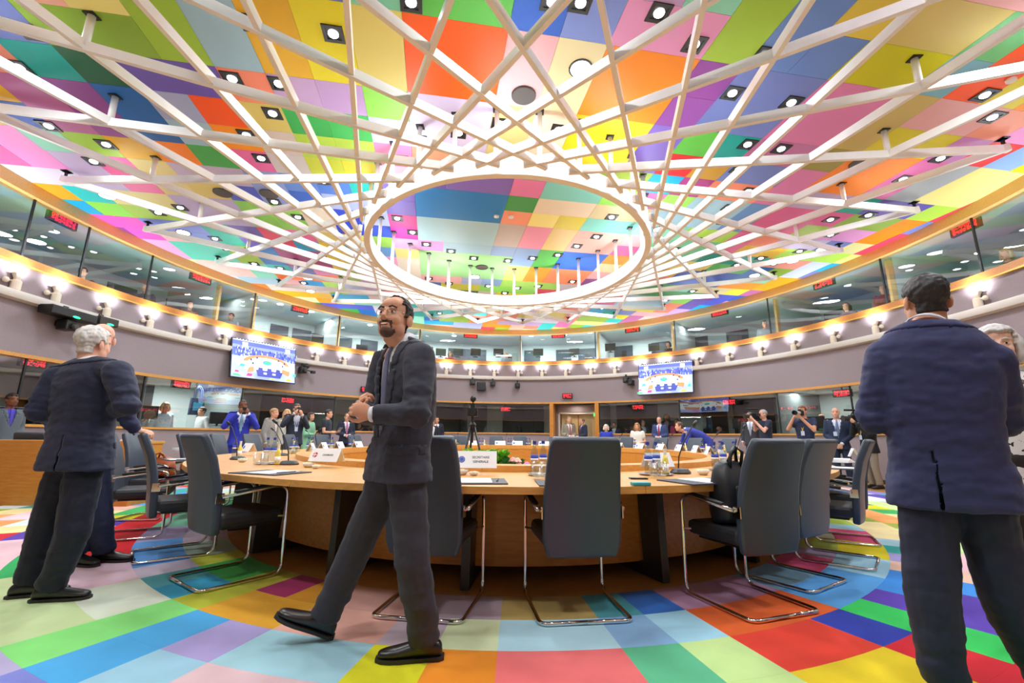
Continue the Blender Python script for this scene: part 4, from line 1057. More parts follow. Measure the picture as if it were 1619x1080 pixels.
# side desk at left with its things
dk = thing('side_desk', 'plain oak side desk at the left edge of the picture', 'desk', (-6.9, 6.95, 0))
m = MB(); m.box((0, 0, .46), (2.6, .04, .93)); m.build('front_panel', M_oakd, dk)
m = MB(); m.box((0, .27, .91), (2.6, .52, .04)); m.build('desktop', M_oak, dk)
for s in (-1, 1): m = MB(); m.box((s*1.26, .27, .445), (.05, .48, .89)); m.build('side_panel', M_oakd, dk)
c = ony(50, 690, 7.6); place_chair((c.x, 7.6, 0), R(12), 'slate chair behind the side desk at the left edge')
p = Vector((-7.0, 7.15, .93)); s = thing('desk_telephone', 'dark desk telephone on the oak side desk', 'telephone', p, R(20))
m = MB(); m.box((0, 0, .03), (.22, .2, .06), taper=.85); m.build('body', M_dark, s); m = MB(); m.tube([(-.06, -.09, .08), (-.07, .09, .08)], .022, 8); m.build('handset', M_black, s)
for i, (x, l) in enumerate(((-6.7, 'left sheaf of papers on the oak side desk'), (-5.85, 'right sheaf of papers on the oak side desk'))):
    m = MB(); m.box((0, 0, .012), (.3, .22, .024)); m.box((.03, .02, .03), (.26, .2, .012), Matrix.Rotation(.2, 3, 'Z')); o = m.build('papers', M_paper); o.location = (x, 7.2, .93); tag(o, l, 'papers')
# bags
def leather_bag(name, label, loc, rz, size, m_, straps=True):
    t = thing(name, label, 'bag', loc, rz); sx, sy, sz = size
    mb = MB(); rings = []
    prof = [(.0, .80), (.06, .98), (.3, 1.03), (.6, 1.0), (.85, .86), (1.0, .60)]
    mb.tube([(0, .012*math.sin(9*f), sz*f) for f, k in prof], [(sx/2*k, sy/2*(k if f < .7 else k*.7)) for f, k in prof], 20, side=(1, 0, 0), power=3.5)
    o = mb.build('body', m_, t, smooth=True)
    for v in o.data.vertices: v.co += Vector(noise.noise_vector(v.co*14))*.012
    s_ = o.modifiers.new('sub', 'SUBSURF'); s_.levels = s_.render_levels = 1
    mb = MB(); mb.box((0, -sy*.50, sz*.38), (sx*.62, sy*.16, sz*.46)); mb.build('front_pocket', m_, t, bevel=.02)
    if straps:
        for s in (-1, 1):
            mb = MB(); mb.tube([(s*sx*.18, -sy*.2, sz*.85), (s*sx*.2, -sy*.3, sz*1.12), (-s*sx*.0, -sy*.25, sz*1.2), (s*sx*-.15, -sy*.1, sz*.95)], .012, 6); mb.build('strap', m_, t, smooth=True)
    return t
bc = near_chairs[2]; Mx = Matrix.Rotation(bc.rotation_euler.z, 4, 'Z'); q = Vector(bc.location)+Mx @ Vector((-.05, .31, .488))
leather_bag('backpack', 'black leather backpack leaning on the seat of the chair right of the middle', q, bc.rotation_euler.z+R(10), (.32, .2, .42), mat('bag_black', '1c1e22', .4, bump=.1, bscale=90))
q = Vector(bag_chair.location)+Matrix.Rotation(bag_chair.rotation_euler.z, 4, 'Z') @ Vector((0, .34, .488))
leather_bag('handbag', 'crumpled brown leather handbag on the sideways chair at left', q, bag_chair.rotation_euler.z+R(70), (.34, .2, .26), mat('bag_brown', '9c4a20', .4, var=.2, vscale=10))
# monitors on the booth desks
def monitor(x, y, off, w_, h_, label, group):
    p, t = onwall(x, y, off); s = thing('booth_monitor', label, 'monitor', (p.x, p.y, p.z-h_/2-.06), -t, group)
    m = MB(); m.box((0, 0, .06+h_/2), (w_, .04, h_)); m.build('screen_back', M_black, s)
    m = MB(); m.box((0, .03, .04), (.06, .03, .10)); m.box((0, .03, .005), (.22, .16, .012)); m.build('stand', M_black, s)
for i, x in enumerate((502, 572, 697, 724, 752, 788, 851, 908, 965, 1034)):
    y = 557+ (0 if 690 < x < 920 else -8)
    monitor(x, y if x > 600 else 535+(x-502)*.24, .45, .45, .32, '%s black monitor from the left on the upper booth desks' % ORD[i], 'monitors in the upper booths')
for i, (x, y) in enumerate(((234, 652), (345, 661), (1170, 670), (1290, 668))):
    monitor(x, y, .5, .5, .34, '%s black monitor from the left in the lower booths' % ORD[i], 'monitors in the lower booths')
# ================================================================ PEOPLE
TMP = bpy.data.scenes.new('workshop')
def remesh(mb, vox, smooth=3, fac=.5):
    me = mb.mesh('tmp'); o = bpy.data.objects.new('tmp', me); TMP.collection.objects.link(o)
    r = o.modifiers.new('r', 'REMESH'); r.mode = 'VOXEL'; r.voxel_size = vox; r.adaptivity = 0
    if smooth:
        s = o.modifiers.new('s', 'SMOOTH'); s.factor = fac; s.iterations = smooth
    vl = TMP.view_layers[0]; vl.update(); dg = vl.depsgraph
    out = bpy.data.meshes.new_from_object(o.evaluated_get(dg))
    bpy.data.objects.remove(o); bpy.data.meshes.remove(me)
    out.polygons.foreach_set('use_smooth', [True]*len(out.polygons))
    return out
def mesh_obj(name, me, m, parent):
    me.materials.clear(); me.materials.append(m); me.name = name
    return link(name, me, parent)
def keep(me, pred):
    """new mesh from the faces whose centre satisfies pred(co, normal)"""
    bm = bmesh.new(); bm.from_mesh(me)
    bmesh.ops.delete(bm, geom=[f for f in bm.faces if not pred(f.calc_center_median(), f.normal)], context='FACES')
    return bm
def shell(name, me, pred, off, m, parent, thick=.004, rough=0.0, fr=40):
    bm = keep(me, pred)
    if not bm.faces: bm.free(); return None
    bm.normal_update()
    for v in bm.verts:
        k = off+(rough*noise.noise(v.co*fr) if rough else 0)
        if v.is_boundary: k = min(k, .0015)
        v.co = v.co+v.normal*k
    out = bpy.data.meshes.new(name); bm.to_mesh(out); bm.free()
    out.polygons.foreach_set('use_smooth', [True]*len(out.polygons))
    o = mesh_obj(name, out, m, parent)
    if thick:
        s = o.modifiers.new('s', 'SOLIDIFY'); s.thickness = thick; s.offset = -1
    return o
def wrinkle(me, amp, fr, seed=0, zscale=1.0, pred=None):
    co = [v.co.copy() for v in me.vertices]; no = [v.normal.copy() for v in me.vertices]
    out = []
    for c, n in zip(co, no):
        p = Vector((c.x*fr, c.y*fr, c.z*fr*zscale+seed*7.3))
        k = amp*(noise.noise(p)+.5*noise.noise(p*2.1))*(pred(c) if pred else 1)
        out += [c.x+n.x*k, c.y+n.y*k, c.z+n.z*k]
    me.vertices.foreach_set('co', out); me.update()
SKIN = {'light': 'd9a184', 'tan': 'cc9474', 'pink': 'e0a890', 'brown': '7a4a32', 'pale': 'e6b8a0', 'olive': 'd89f80'}
def skin_mat(k): return mat('skin_'+k, SKIN[k], .5, var=.06, vscale=20, spec=.35)
def cloth(c, rough=.7): return mat('cloth_'+c, c, rough, var=.06, vscale=40, bump=.06, bscale=400, spec=.3, sheen=.06)
def hair_mat(c): return mat('hair_'+c, c, .55, var=.25, vscale=30, bump=.5, bscale=120, stretch=(1, 1, .3))

def seg_lerp(P, t):
    n = len(P)-1; x = min(max(t, 0), 1)*n; i = min(int(x), n-1); return P[i].lerp(P[i+1], x-i)
def build_person(label, loc, yaw, height=1.78, pose=None, skin='light', jacket='20263a', trousers=None, shirt='e8ecf4', tie=None,
                 hair='2a2420', style='short', near=False, head=(0, 0, 0), open_front=.09, vbot=1.10, sleeves='long', hem=.80,
                 build=1.0, hands=('relax', 'relax'), shoes='1c1b1c', glasses=False, beard=None, skirt=False, badge=None, lower=True, cat='person', mouth=False, vox=None, feet=None, rise=0.0, vent=None, collar=True, eyes=True, fat=0.0, hs=1.0, chigh=1.0):
    s = height/1.78
    t = thing('person', label, cat, loc, yaw)
    pose = dict(pose or {})
    J = {'pelvis': (0, 0, .95), 'waist': (0, .005, 1.09), 'chest': (0, .0, 1.29), 'neck': (0, -.01, 1.49), 'head': (0, .03, 1.645)}
    for sd, q in ((1, 'R'), (-1, 'L')):
        J.update({'sh'+q: (sd*.182, -.015, 1.44), 'el'+q: (sd*.245, -.05, 1.155), 'wr'+q: (sd*.25, .04, .905), 'hip'+q: (sd*.09, 0, .94), 'kn'+q: (sd*.105, .025, .50), 'an'+q: (sd*.11, -.03, .085)})
    J = {k: Vector(v)*s for k, v in J.items()}
    for k, v in pose.items():
        if k in J: J[k] = Vector(v)
    for q in 'RL':
        if 'fu'+q not in pose: J['an'+q].z = .0865*s
    V = vox or (.006 if near else .014); VC = .010 if near else .017
    sb = s*build
    spine = [J['pelvis'], J['waist'], J['chest'], J['neck']]
    X = Vector((1, 0, 0))
    sx = (J['shR']-J['shL']); sx.z *= .3; X = sx.normalized() if sx.length > .05 else X
    def torso(mb, k, low, lowr, grow=0.0, top=True, seg=20):
        # low: how far below the pelvis (m) the garment hangs
        d0 = (spine[0]-spine[1]).normalized()
        pts = []; rad = []
        if low > 0:
            pts += [spine[0]+Vector((0, 0, -low)) if d0.z < -.5 else spine[0]+d0*low]; rad.append((lowr[0], lowr[1]))
            pts += [spine[0]+(pts[0]-spine[0])*.5]; rad.append(((lowr[0]+.185)/2, (lowr[1]+.135)/2))
        P = [(0, .180, .128+fat*.4), (.18, .172, .122+fat), (.35, .172, .118+fat), (.55, .185, .122+fat*.5), (.75, .198, .122), (.88, .190, .110), (.95, .150, .088), (1.0, .085, .070)]
        for f, a, b in P: pts.append(seg_lerp(spine, f)); rad.append((a, b))
        rad = [(a*sb*k+grow, b*sb*k+grow) for a, b in rad]
        mb.tube(pts, rad, seg, side=tuple(X), power=2.5)
    def limb(mb, P, r, seg=12):
        P = [Vector(p) for p in P]; pts = []; rad = []
        for i in range(len(P)-1):
            n = 4
            for k in range(n):
                f = k/n; pts.append(P[i].lerp(P[i+1], f)); rad.append(r[i]+(r[i+1]-r[i])*f)
        pts.append(P[-1]); rad.append(r[-1])
        mb.tube(pts, rad, seg)
        mb.ell(P[0], (r[0],)*3, seg=10, rings=6)
        for i in range(1, len(P)-1): mb.ell(P[i], (r[i]*1.0,)*3, seg=10, rings=6)
    # ---------- skin body, one continuous surface
    b = MB()
    torso(b, .84, .0, (0, 0))
    for q in 'RL':
        limb(b, [J['sh'+q], J['el'+q], J['wr'+q]], [.058*sb, .042*s, .027*s])
        if lower: limb(b, [J['hip'+q], J['kn'+q], J['an'+q]], [.082*sb, .052*s, .040*s])
    HM = Matrix.Translation(J['head']) @ Matrix.Rotation(R(head[0]), 4, 'Z') @ Matrix.Rotation(R(head[1]), 4, 'X') @ Matrix.Rotation(R(head[2]), 4, 'Y') @ Matrix.Scale(s*hs, 4)
    H3 = HM.to_3x3()
    def hp(x, y, z): return HM @ Vector((x, y, z))
    def he(c, r, rot=None): b.ell(hp(*c), r, H3 @ rot if rot else H3, 16, 12)
    he((0, -.014, .040), (.076, .096, .083)); he((0, .026, -.022), (.064, .066, .094)); he((0, .052, -.088), (.036, .040, .028))
    for sd in (-1, 1):
        he((sd*.034, .052, -.03), (.028, .032, .034)); he((sd*.040, .016, -.060), (.026, .046, .042))
        he((sd*.079, -.014, -.012), (.010, .022, .033), Matrix.Rotation(R(sd*18), 3, 'Z'))
        he((sd*.030, .076, .026), (.024, .014, .008))
    b.tube([hp(0, .088, .016), hp(0, .100, -.008), hp(0, .108, -.028)], [.009*s, .011*s, .014*s], 10)
    for sd in (-1, 1): he((sd*.012, .096, -.033), (.010, .012, .008))
    he((0, .088, -.058), (.024, .010, .0065)); he((0, .086, -.070), (.020, .011, .008)); he((0, .035, .055), (.060, .050, .045))
    b.tube([hp(0, -.022, -.02), hp(0, -.014, -.09), J['neck']+(J['chest']-J['neck'])*.12], [.056*s, .056*s*build, .066*sb], 14)
    # hands
    def hand(q, kind):
        w_ = J['wr'+q]; d = pose.get('hd'+q); n = pose.get('hn'+q)
        d = Vector(d).normalized() if d else (w_-J['el'+q]).normalized()
        sd = 1 if q == 'R' else -1
        n = Vector(n) if n else Vector((sd, 0, 0))
        n = (n-d*n.dot(d)).normalized()          # back of the hand
        x = d.cross(n)*sd                        # towards the thumb
        M = Matrix((x, d, n)).transposed()
        def P(a, c, e): return w_+M @ (Vector((a, c, e))*s)
        b.ell(P(0, .048, 0), (.040*s, .052*s, .017*s), M, 12, 8); b.ell(P(.022, .03, -.006), (.022*s, .03*s, .016*s), M)
        curl = {'relax': (22, 30, 22), 'fist': (75, 85, 55), 'grip': (45, 55, 35), 'flat': (6, 8, 6), 'wrap': (35, 45, 30)}[kind]
        if not near and kind in ('relax',): curl = (25, 30, 20)
        for i, (fx, L) in enumerate(((.032, .070), (.0105, .079), (-.0105, .074), (-.031, .058))):
            p = Vector((fx, .088-.006*abs(i-1.2), 0)); a = 0; pts = [P(*p)]; dv = Vector((fx*.35, 1, 0)).normalized()
            for k, fr in enumerate((.45, .32, .23)):
                a += curl[k]*(1+.06*i); dd = Vector((dv.x, dv.y*math.cos(R(a)), -math.sin(R(a)))); p = p+dd*L*fr; pts.append(P(*p))
            b.tube(pts, [.0098*s, .0092*s, .0085*s, .0070*s], 8); b.ell(pts[-1], (.0070*s,)*3, seg=8, rings=5)
        tp_ = [P(.028, .022, -.004), P(.052, .048, -.014), P(.058, .076, -.024), P(.052, .098, -.034)]
        b.tube(tp_, [.014*s, .0115*s, .0105*s, .008*s], 8); b.ell(tp_[-1], (.008*s,)*3, seg=8, rings=5)
    hand('R', hands[0]); hand('L', hands[1])
    bme = remesh(b, V, 2 if near else 1, .4)
    body = mesh_obj('body', bme, skin_mat(skin), t)
    HI = HM.inverted()
    # ---------- face details
    if eyes:
        m = MB(); m2 = MB(); m3 = MB()
        for sd in (-1, 1):
            m.ell(hp(sd*.031, .078, .006), (.0135*s, .0095*s, .0055*s), H3, 10, 6); m2.ell(hp(sd*.031, .0862, .006), (.0058*s, .003*s, .0062*s), H3, 8, 5)
            if style != 'none': m3 = MB(); m3.tube([hp(sd*.013, .092, .029), hp(sd*.032, .094, .034), hp(sd*.053, .080, .027)], [(.004*s, .005*s), (.004*s, .006*s), (.003*s, .003*s)], 6); m3.build('eyebrow', hair_mat(hair if style != 'bald' else '6a5a50'), t, smooth=True)
        if near:
            e = m.build('eyes', mat('eye_white', 'ece6e0', .2), t, smooth=True); m2.build('irises', mat('iris_dark', '2c1c14', .2), e, smooth=True)
        else: m2.build('eyes', mat('iris_dark', '2c1c14', .2), t, smooth=True)
        m = MB(); m.ell(hp(0, .0945, -.0635), (.021*s, .004*s, .0022*s if not mouth else .005*s), H3, 10, 6); lp = m.build('mouth_line', mat('mouth_dark', '6a2a26', .5), t, smooth=True)
        if mouth:
            m = MB(); m.ell(hp(0, .097, -.0620), (.016*s, .003*s, .0028*s), H3, 10, 6); m.build('teeth', mat('teeth', 'f0ece4', .3), lp, smooth=True)
    def hl(c):
        return HI @ c
    nt = lambda v, f=28, a=.01: a*noise.noise(v*f)
    if style in ('short', 'receding', 'bald', 'crop', 'bob', 'long', 'curly'):
        def pr(c, n):
            v = hl(c); x, y, z = v
            if z < -.075 or abs(v.x) > .13 or v.length > .17: return False
            if abs(x) > .070 and -.045 < z < .026 and -.04 < y < .02 and abs(x) > .0765: return False   # ears
            j = nt(v)
            if style == 'bald': return (-.05 < z < .035+j and y < .0-(z < -.0)*.03+j and abs(x) > .02) or (y < -.05 and -.06 < z < .02)
            line = {'short': .072, 'receding': .105, 'crop': .085, 'bob': .070, 'long': .074, 'curly': .072}[style]
            if style == 'receding':
                top = z > .055 and y < .035-1.2*max(0, .05-abs(x)*0)+.03+j and y < .045-abs(x)*.2
                if style == 'receding' and y > .035 and z > .05 and abs(x) < .055 and not (z > .108): return False
                if y > .062: return False
                return z > .112 or (z > .06 and y < .045 and abs(x) > .052) or (y < .02-(z < .0)*.035+j and z > -.06 and (z > -.005 or y < -.035))
            if z > .03 and z > line+j-.6*max(0, .03-y): return True
            side = y < .028-(z < .005)*.03+j and z > -.0
            back = y < -.035+j and z > -.068
            return side or back
        bulk = {'short': .012, 'receding': .009, 'bald': .004, 'crop': .006, 'bob': .020, 'long': .016, 'curly': .026}[style]
        shell('hair', bme, pr, bulk*s, hair_mat(hair), t, .006, .006*s if near else .005*s, 60)
        if style in ('bob', 'long', 'curly'):
            m = MB(); L = {'bob': .10, 'long': .24, 'curly': .20}[style]; wv = .012 if style == 'curly' else .004
            for sd in (-1, 1):
                pts = [hp(sd*.070, -.02, .06), hp(sd*.092, -.015, .0), hp(sd*.092, -.01, -.06), hp(sd*.085, .0, -L*.8), hp(sd*.075, .005, -L)]
                m.tube(pts, [(.028*s, .045*s), (.026*s, .05*s), (.028*s, .048*s), (.03*s, .04*s), (.012*s, .02*s)], 12, side=tuple(H3 @ Vector((1, 0, 0))))
            pts = [hp(0, -.085, .06), hp(0, -.105, -.0), hp(0, -.10, -.07), hp(0, -.09, -L)]
            m.tube(pts, [(.07*s, .03*s), (.085*s, .035*s), (.085*s, .035*s), (.05*s, .02*s)], 14, side=tuple(H3 @ Vector((1, 0, 0))))
            hm = remesh(m, .010 if not near else .007, 3); wrinkle(hm, wv, 26, 2)
            mesh_obj('hair_lengths', hm, hair_mat(hair), t)
    if beard:
        def bp(c, n):
            v = hl(c); x, y, z = v
            if abs(x) > .08 or v.length > .16: return False
            lips = abs(x) < .022 and -.076 < z < -.054 and y > .07
            if lips: return False
            must = -.056 < z < -.040 and y > .066 and abs(x) < .036 and y < .100
            chin = z < -.078 and y > .045 and z > -.125 and abs(x) < .042
            jaw = False
            side = .026 < abs(x) < .033 and y > .06 and -.080 < z < -.05
            return must or chin or jaw or side
        shell('beard', bme, bp, .0012*s, hair_mat(beard), t, .002, .001, 90)
    if glasses:
        m = MB()
        for sd in (-1, 1):
            m.tube([hp(sd*.031+.0235*math.cos(a), .096-.30*max(0, abs(sd*.031+.0235*math.cos(a))-.03), .004+.019*math.sin(a)) for a in [2*math.pi*i/18 for i in range(18)]], .0011*s, 6, closed=True)
            m.tube([hp(sd*.0545, .090, .010), hp(sd*.075, .05, .010), hp(sd*.082, -.015, .008)], .0013*s, 6)
        m.tube([hp(-.008, .0965, .008), hp(0, .101, .011), hp(.008, .0965, .008)], .0012*s, 6)
        g = m.build('glasses', mat('wire_metal', 'b8b0a8', .25, .9), t, smooth=True)
    # ---------- clothes
    def spine_coord(c):
        best = None
        for i in range(3):
            a, e = spine[i], spine[i+1]; d = e-a; f = max(0, min(1, (c-a).dot(d)/d.length_squared)); p = a+d*f; L = (c-p).length
            if best is None or L < best[0]: best = (L, i+f, c-p, d.normalized())
        _, f, r, d = best; fr = X.cross(d).normalized()
        if fr.dot(Vector((0, 1, 0))) < 0 and abs(fr.y) > .05: fr = -fr
        return f/3, r.dot(X), r.dot(fr)
    if shirt:
        m = MB(); torso(m, .90, .02, (.18, .12))
        if not jacket:
            for q in 'RL':
                e = J['sh'+q].lerp(J['el'+q], .62) if sleeves == 'short' else None
                if e is not None: limb(m, [J['sh'+q], e], [.072*sb, .062*s])
                else: limb(m, [J['sh'+q], J['el'+q], J['wr'+q].lerp(J['el'+q], .06)], [.068*sb, .054*s, .040*s])
            torso(m, 1.0, .10, (.185, .13))
        sm = remesh(m, VC, 3)
        if not jacket: wrinkle(sm, .004 if near else .005, 16, 1)
        mesh_obj('shirt' if not skirt else 'dress_top', sm, cloth(shirt) if isinstance(shirt, str) else shirt, t)
        if collar:
            m = MB(); nb = J['neck']+(J['chest']-J['neck'])*.05; up = (hp(0, -.014, -.09)-nb)
            m.tube([nb-up*.05, nb+up*.20*chigh, nb+up*.36*chigh], [.080*sb, .071*sb, .066*sb], 18, cap=False)
            o = m.build('shirt_collar', cloth(shirt) if isinstance(shirt, str) else shirt, t, smooth=True)
            k = o.modifiers.new('s', 'SOLIDIFY'); k.thickness = .006
    if tie and jacket:
        m = MB(); pts = []; rad = []
        for f in (.97, .93, .86, .72, .55, .40, .25):
            c = seg_lerp(spine, f); d = (seg_lerp(spine, min(1, f+.03))-seg_lerp(spine, f-.03)).normalized(); fr = X.cross(d).normalized()
            if fr.y < 0: fr = -fr
            dep = {.97: .072, .93: .092, .86: .107, .72: .116, .55: .117+fat*.5, .40: .114+fat, .25: .112+fat}[f]
            pts.append(c+fr*(dep*sb+.004)); rad.append((({.97: .020, .93: .014, .86: .021}.get(f, .030))*s, .008*s))
        m.tube(pts, rad, 8, side=tuple(X)); m.build('tie', cloth(tie), t, smooth=True)
    if jacket:
        m = MB(); low = (.95-hem)*s
        torso(m, 1.04, low, (.205, .140+fat*.5), .004, seg=24)
        for q in 'RL':
            e = J['el'+q]; limb(m, [J['sh'+q], e, J['wr'+q].lerp(e, .05)], [.082*sb, .066*sb, .047*s], 14)
            m.ell(J['sh'+q]+Vector((0, 0, .012)), (.080*sb, .078*sb, .066*sb))
            m.tube([J['neck'].lerp(J['sh'+q], .2)+Vector((0, 0, -.02)), J['sh'+q]+Vector((0, 0, .01))], [.066*sb, .066*sb], 12)
        jm = remesh(m, VC, 4 if near else 3)
        if near:
            def ws(c):
                f, x, y = spine_coord(c)
                dl = min((c-J['elR']).length, (c-J['elL']).length)
                return (1.8 if dl < .14 else 1.0)*(.35 if f > .85 else 1)
            wrinkle(jm, .0065, 7, 3, 2.4, ws); wrinkle(jm, .0032, 15, 9, 2.2, ws); wrinkle(jm, .0015, 36, 5)
        wv = open_front*s
        def vcut(c, n):
            f, x, y = spine_coord(c)
            if y < .02: return True
            fb = (vbot-.95)/.54
            if f > .985: return False
            if f < fb: return True
            w_ = .006+wv*((f-fb)/(1-fb))
            return abs(x) > w_
        bm = keep(jm, vcut)
        if vent is not None:
            dele = []
            for fc in bm.faces:
                c = fc.calc_center_median(); f, x, y = spine_coord(c)
                zz = c.z-(spine[0].z-low)
                if y < -.03 and zz < .24*s and abs(x-vent) < .003+.006*(1-zz/(.24*s)): dele.append(fc)
            bmesh.ops.delete(bm, geom=dele, context='FACES')
        jj = bpy.data.meshes.new('jacket'); bm.to_mesh(jj); bm.free()
        jj.polygons.foreach_set('use_smooth', [True]*len(jj.polygons))
        jo = mesh_obj('jacket', jj, cloth(jacket), t)
        k = jo.modifiers.new('s', 'SOLIDIFY'); k.thickness = .008; k.offset = -1
        # lapels and collar follow the opening
        fb = (vbot-.95)/.54
        def lap(c, n):
            f, x, y = spine_coord(c)
            if y < .01 or f < fb+.06 or f > .98: return False
            w_ = .006+wv*((f-fb)/(1-fb))
            return w_ < abs(x) < w_+.055*s*(min(1, (f-fb)/.35)) and not (.80 < f < .83 and abs(x) > w_+.025)
        shell('lapels', jj, lap, .006, cloth(jacket), t, .006)
        shell('collar', jj, lambda c, n: spine_coord(c)[0] > .955 and spine_coord(c)[2] < .05, .007, cloth(jacket), t, .006)
        if near:
            for sg_ in (-1, 1):
                def pk(c, n):
                    f, x, y = spine_coord(c); z = c.z-(spine[0].z-low)
                    return .135*s < z < .18*s and .10 < x*sg_ < .19 and y > -.06 and abs(n.z) < .6
                shell('pocket_flap', jj, pk, .005, cloth(jacket), t, .004)
            m = MB()
            for q in 'L':
                e = J['el'+q]; w_ = J['wr'+q]; d = (w_-e).normalized(); o_ = d.orthogonal().normalized()
                for kk in range(3): m.ell(w_.lerp(e, .12+.045*kk)+Vector((0, 0, -.050*s)), (.007, .007, .005))
            m.build('cuff_buttons', M_black, jo, smooth=True)
        if shirt:
            for q in 'RL':
                m = MB(); e = J['el'+q]; w_ = J['wr'+q]; m.tube([w_.lerp(e, .07), w_.lerp(e, -.03)], [.040*s, .037*s], 12)
                m.build('shirt_cuff', cloth(shirt) if isinstance(shirt, str) else shirt, t, smooth=True)
    if lower:
        tc = trousers or jacket or '20242c'
        m = MB(); pv = J['pelvis']
        hips = (J['hipR']+J['hipL'])/2
        m.tube([pv+Vector((0, 0, .10*s)), pv, hips+Vector((0, 0, -.06*s))], [(.165*sb, .118*sb), (.178*sb, .128*sb), (.150*sb, .118*sb)], 18, side=tuple(X), power=2.5)
        if skirt:
            m.tube([pv, hips+Vector((0, 0, -.25*s)), hips+Vector((0, 0, -.50*s))], [(.18*sb, .13*sb), (.20*sb, .16*sb), (.23*sb, .19*sb)], 18, side=tuple(X))
        else:
            for q in 'RL':
                an = J['an'+q]
                limb(m, [J['hip'+q], J['kn'+q], an+Vector((0, 0, -.005))*s], [.098*sb, (.084 if near else .078)*sb, (.074 if near else .066)*s], 14)
        tm_ = remesh(m, VC, 3)
        if near: wrinkle(tm_, .007, 7, 4, 2.0, lambda c: 1.5 if c.z < .35 or c.z > .75 else .9); wrinkle(tm_, .002, 30, 6)
        else: wrinkle(tm_, .004, 12, 4)
        mesh_obj('skirt' if skirt else 'trousers', tm_, cloth(tc), t)
        for q in 'RL':
            an = J['an'+q]; sd = 1 if q == 'R' else -1
            fd = Vector((pose.get('ft'+q) or (sd*.12, 1, 0))).normalized(); up = Vector(pose.get('fu'+q) or (0, 0, 1)); up = (up-fd*up.dot(fd)).normalized(); xx = fd.cross(up)
            M = Matrix((xx, fd, up)).transposed(); base = an-up*.085*s
            sh = MB(); su = MB()
            prof = [(-.085, .030, .050, .052), (-.06, .036, .085, .055), (0, .038, .088, .05), (.06, .042, .070, .04), (.11, .048, .055, .03), (.16, .047, .045, .024), (.20, .038, .038, .02), (.222, .018, .028, .016)]
            vs = []; fs = []; sg = 12
            for y, hw, h_, zc in prof:
                for kk in range(sg):
                    a = 2*math.pi*kk/sg; ca, sa = math.cos(a), math.sin(a)
                    vs.append(base+M @ (Vector((hw*math.copysign(abs(ca)**.8, ca), y, (.010+h_*.5+h_*.5*sa)))*s))
            n = len(prof)
            fs = [(i*sg+k2, i*sg+(k2+1) % sg, (i+1)*sg+(k2+1) % sg, (i+1)*sg+k2) for i in range(n-1) for k2 in range(sg)]+[tuple(reversed(range(sg))), tuple(range((n-1)*sg, n*sg))]
            sh.add(vs, fs); so = sh.build('shoe', mat('shoe_'+shoes, shoes, .28, spec=.6), t, smooth=True)
            if near: k = so.modifiers.new('s', 'SUBSURF'); k.levels = k.render_levels = 1
            vs = []
            out = [(-.092, .022), (-.07, .038), (0, .038), (.06, .044), (.11, .051), (.16, .050), (.20, .041), (.228, .018)]
            poly = [(hw, y) for y, hw in out]+[(-hw, y) for y, hw in reversed(out)]
            for z in (.0, .016):
                for x, y in poly: vs.append(base+M @ (Vector((x, y, z))*s))
            kN = len(poly); su.add(vs, [tuple(reversed(range(kN))), tuple(range(kN, 2*kN))]+[(i, (i+1) % kN, kN+(i+1) % kN, kN+i) for i in range(kN)])
            su.build('sole', mat('sole_dark', '2a2422', .6), so)
    if badge:
        c = seg_lerp(spine, .45); d = Vector((0, 1, 0)); m = MB(); p = c+Vector((badge[0], .14+fat, 0)); m.box(p, (.07, .006, .10)); m.build('badge', mat('badge_card', 'c8d4e8', .4), t)
        m = MB(); top = seg_lerp(spine, .97)
        m.bar(p+Vector((0, 0, .05)), top+Vector((.06, .07, 0)), .015, .004); m.bar(p+Vector((0, 0, .05)), top+Vector((-.06, .07, 0)), .015, .004); m.build('lanyard', cloth(badge[1]), t)
    return t, J, HM
class Fig:
    """turns picture points into the local frame of one person"""
    def __init__(s, x, y, yaw, z=0.0): s.M = Matrix.Translation((x, y, z)) @ Matrix.Rotation(yaw, 4, 'Z'); s.I = s.M.inverted(); s.loc = (x, y, z); s.yaw = yaw
    def p(s, px, py, Y): return s.I @ ony(px, py, Y)
    def w(s, x, y, z): return s.I @ Vector((x, y, z))
    def d(s, x, y, z): return s.I.to_3x3() @ Vector((x, y, z))
def yaw_of(fx, fy): return math.atan2(-fx, fy)
# ---------------------------------------------------------------- the five nearest people
# walking man in the charcoal suit
f = Fig(-.62, 2.45, yaw_of(-.85, -.53))
pose = {'pelvis': f.p(630, 722, 2.46), 'waist': f.p(637, 685, 2.46), 'chest': f.p(642, 622, 2.46), 'neck': f.p(641, 543, 2.46), 'head': f.p(624, 505, 2.42),
        'shL': f.p(664, 566, 2.30), 'elL': f.p(660, 655, 2.20), 'wrL': f.p(588, 655, 2.22), 'shR': f.p(612, 566, 2.62), 'elR': f.p(585, 655, 2.62), 'wrR': f.p(572, 652, 2.36),
        'hipL': f.p(642, 738, 2.40), 'knL': f.p(652, 885, 2.36), 'anL': f.p(672, 1022, 2.43), 'hipR': f.p(618, 738, 2.52), 'knR': f.p(563, 868, 2.60), 'anR': f.p(513, 985, 2.62),
        'ftL': f.d(-1, -.10, 0), 'ftR': f.d(-.90, -.25, .42), 'fuR': f.d(.40, 0, .9),
        'hdL': f.d(-.8, -.1, .30), 'hnL': f.d(-.2, -1, .2), 'hdR': f.d(.1, -.5, .75), 'hnR': f.d(-1, -.2, .1)}
pose['anR'].z = .118
build_person('dark-haired man in charcoal suit with glasses striding left past the table', f.loc, f.yaw, 1.80, pose, 'olive', '363743', '34343c', 'e8e8ee', '6a6c88', '231e1c', 'receding', True, (44, 8, 0), .085, 1.07, hem=.83, hands=('grip', 'grip'), glasses=True, beard='5a3e33', mouth=True, build=1.02, vox=.0045, hs=1.07, chigh=1.7)
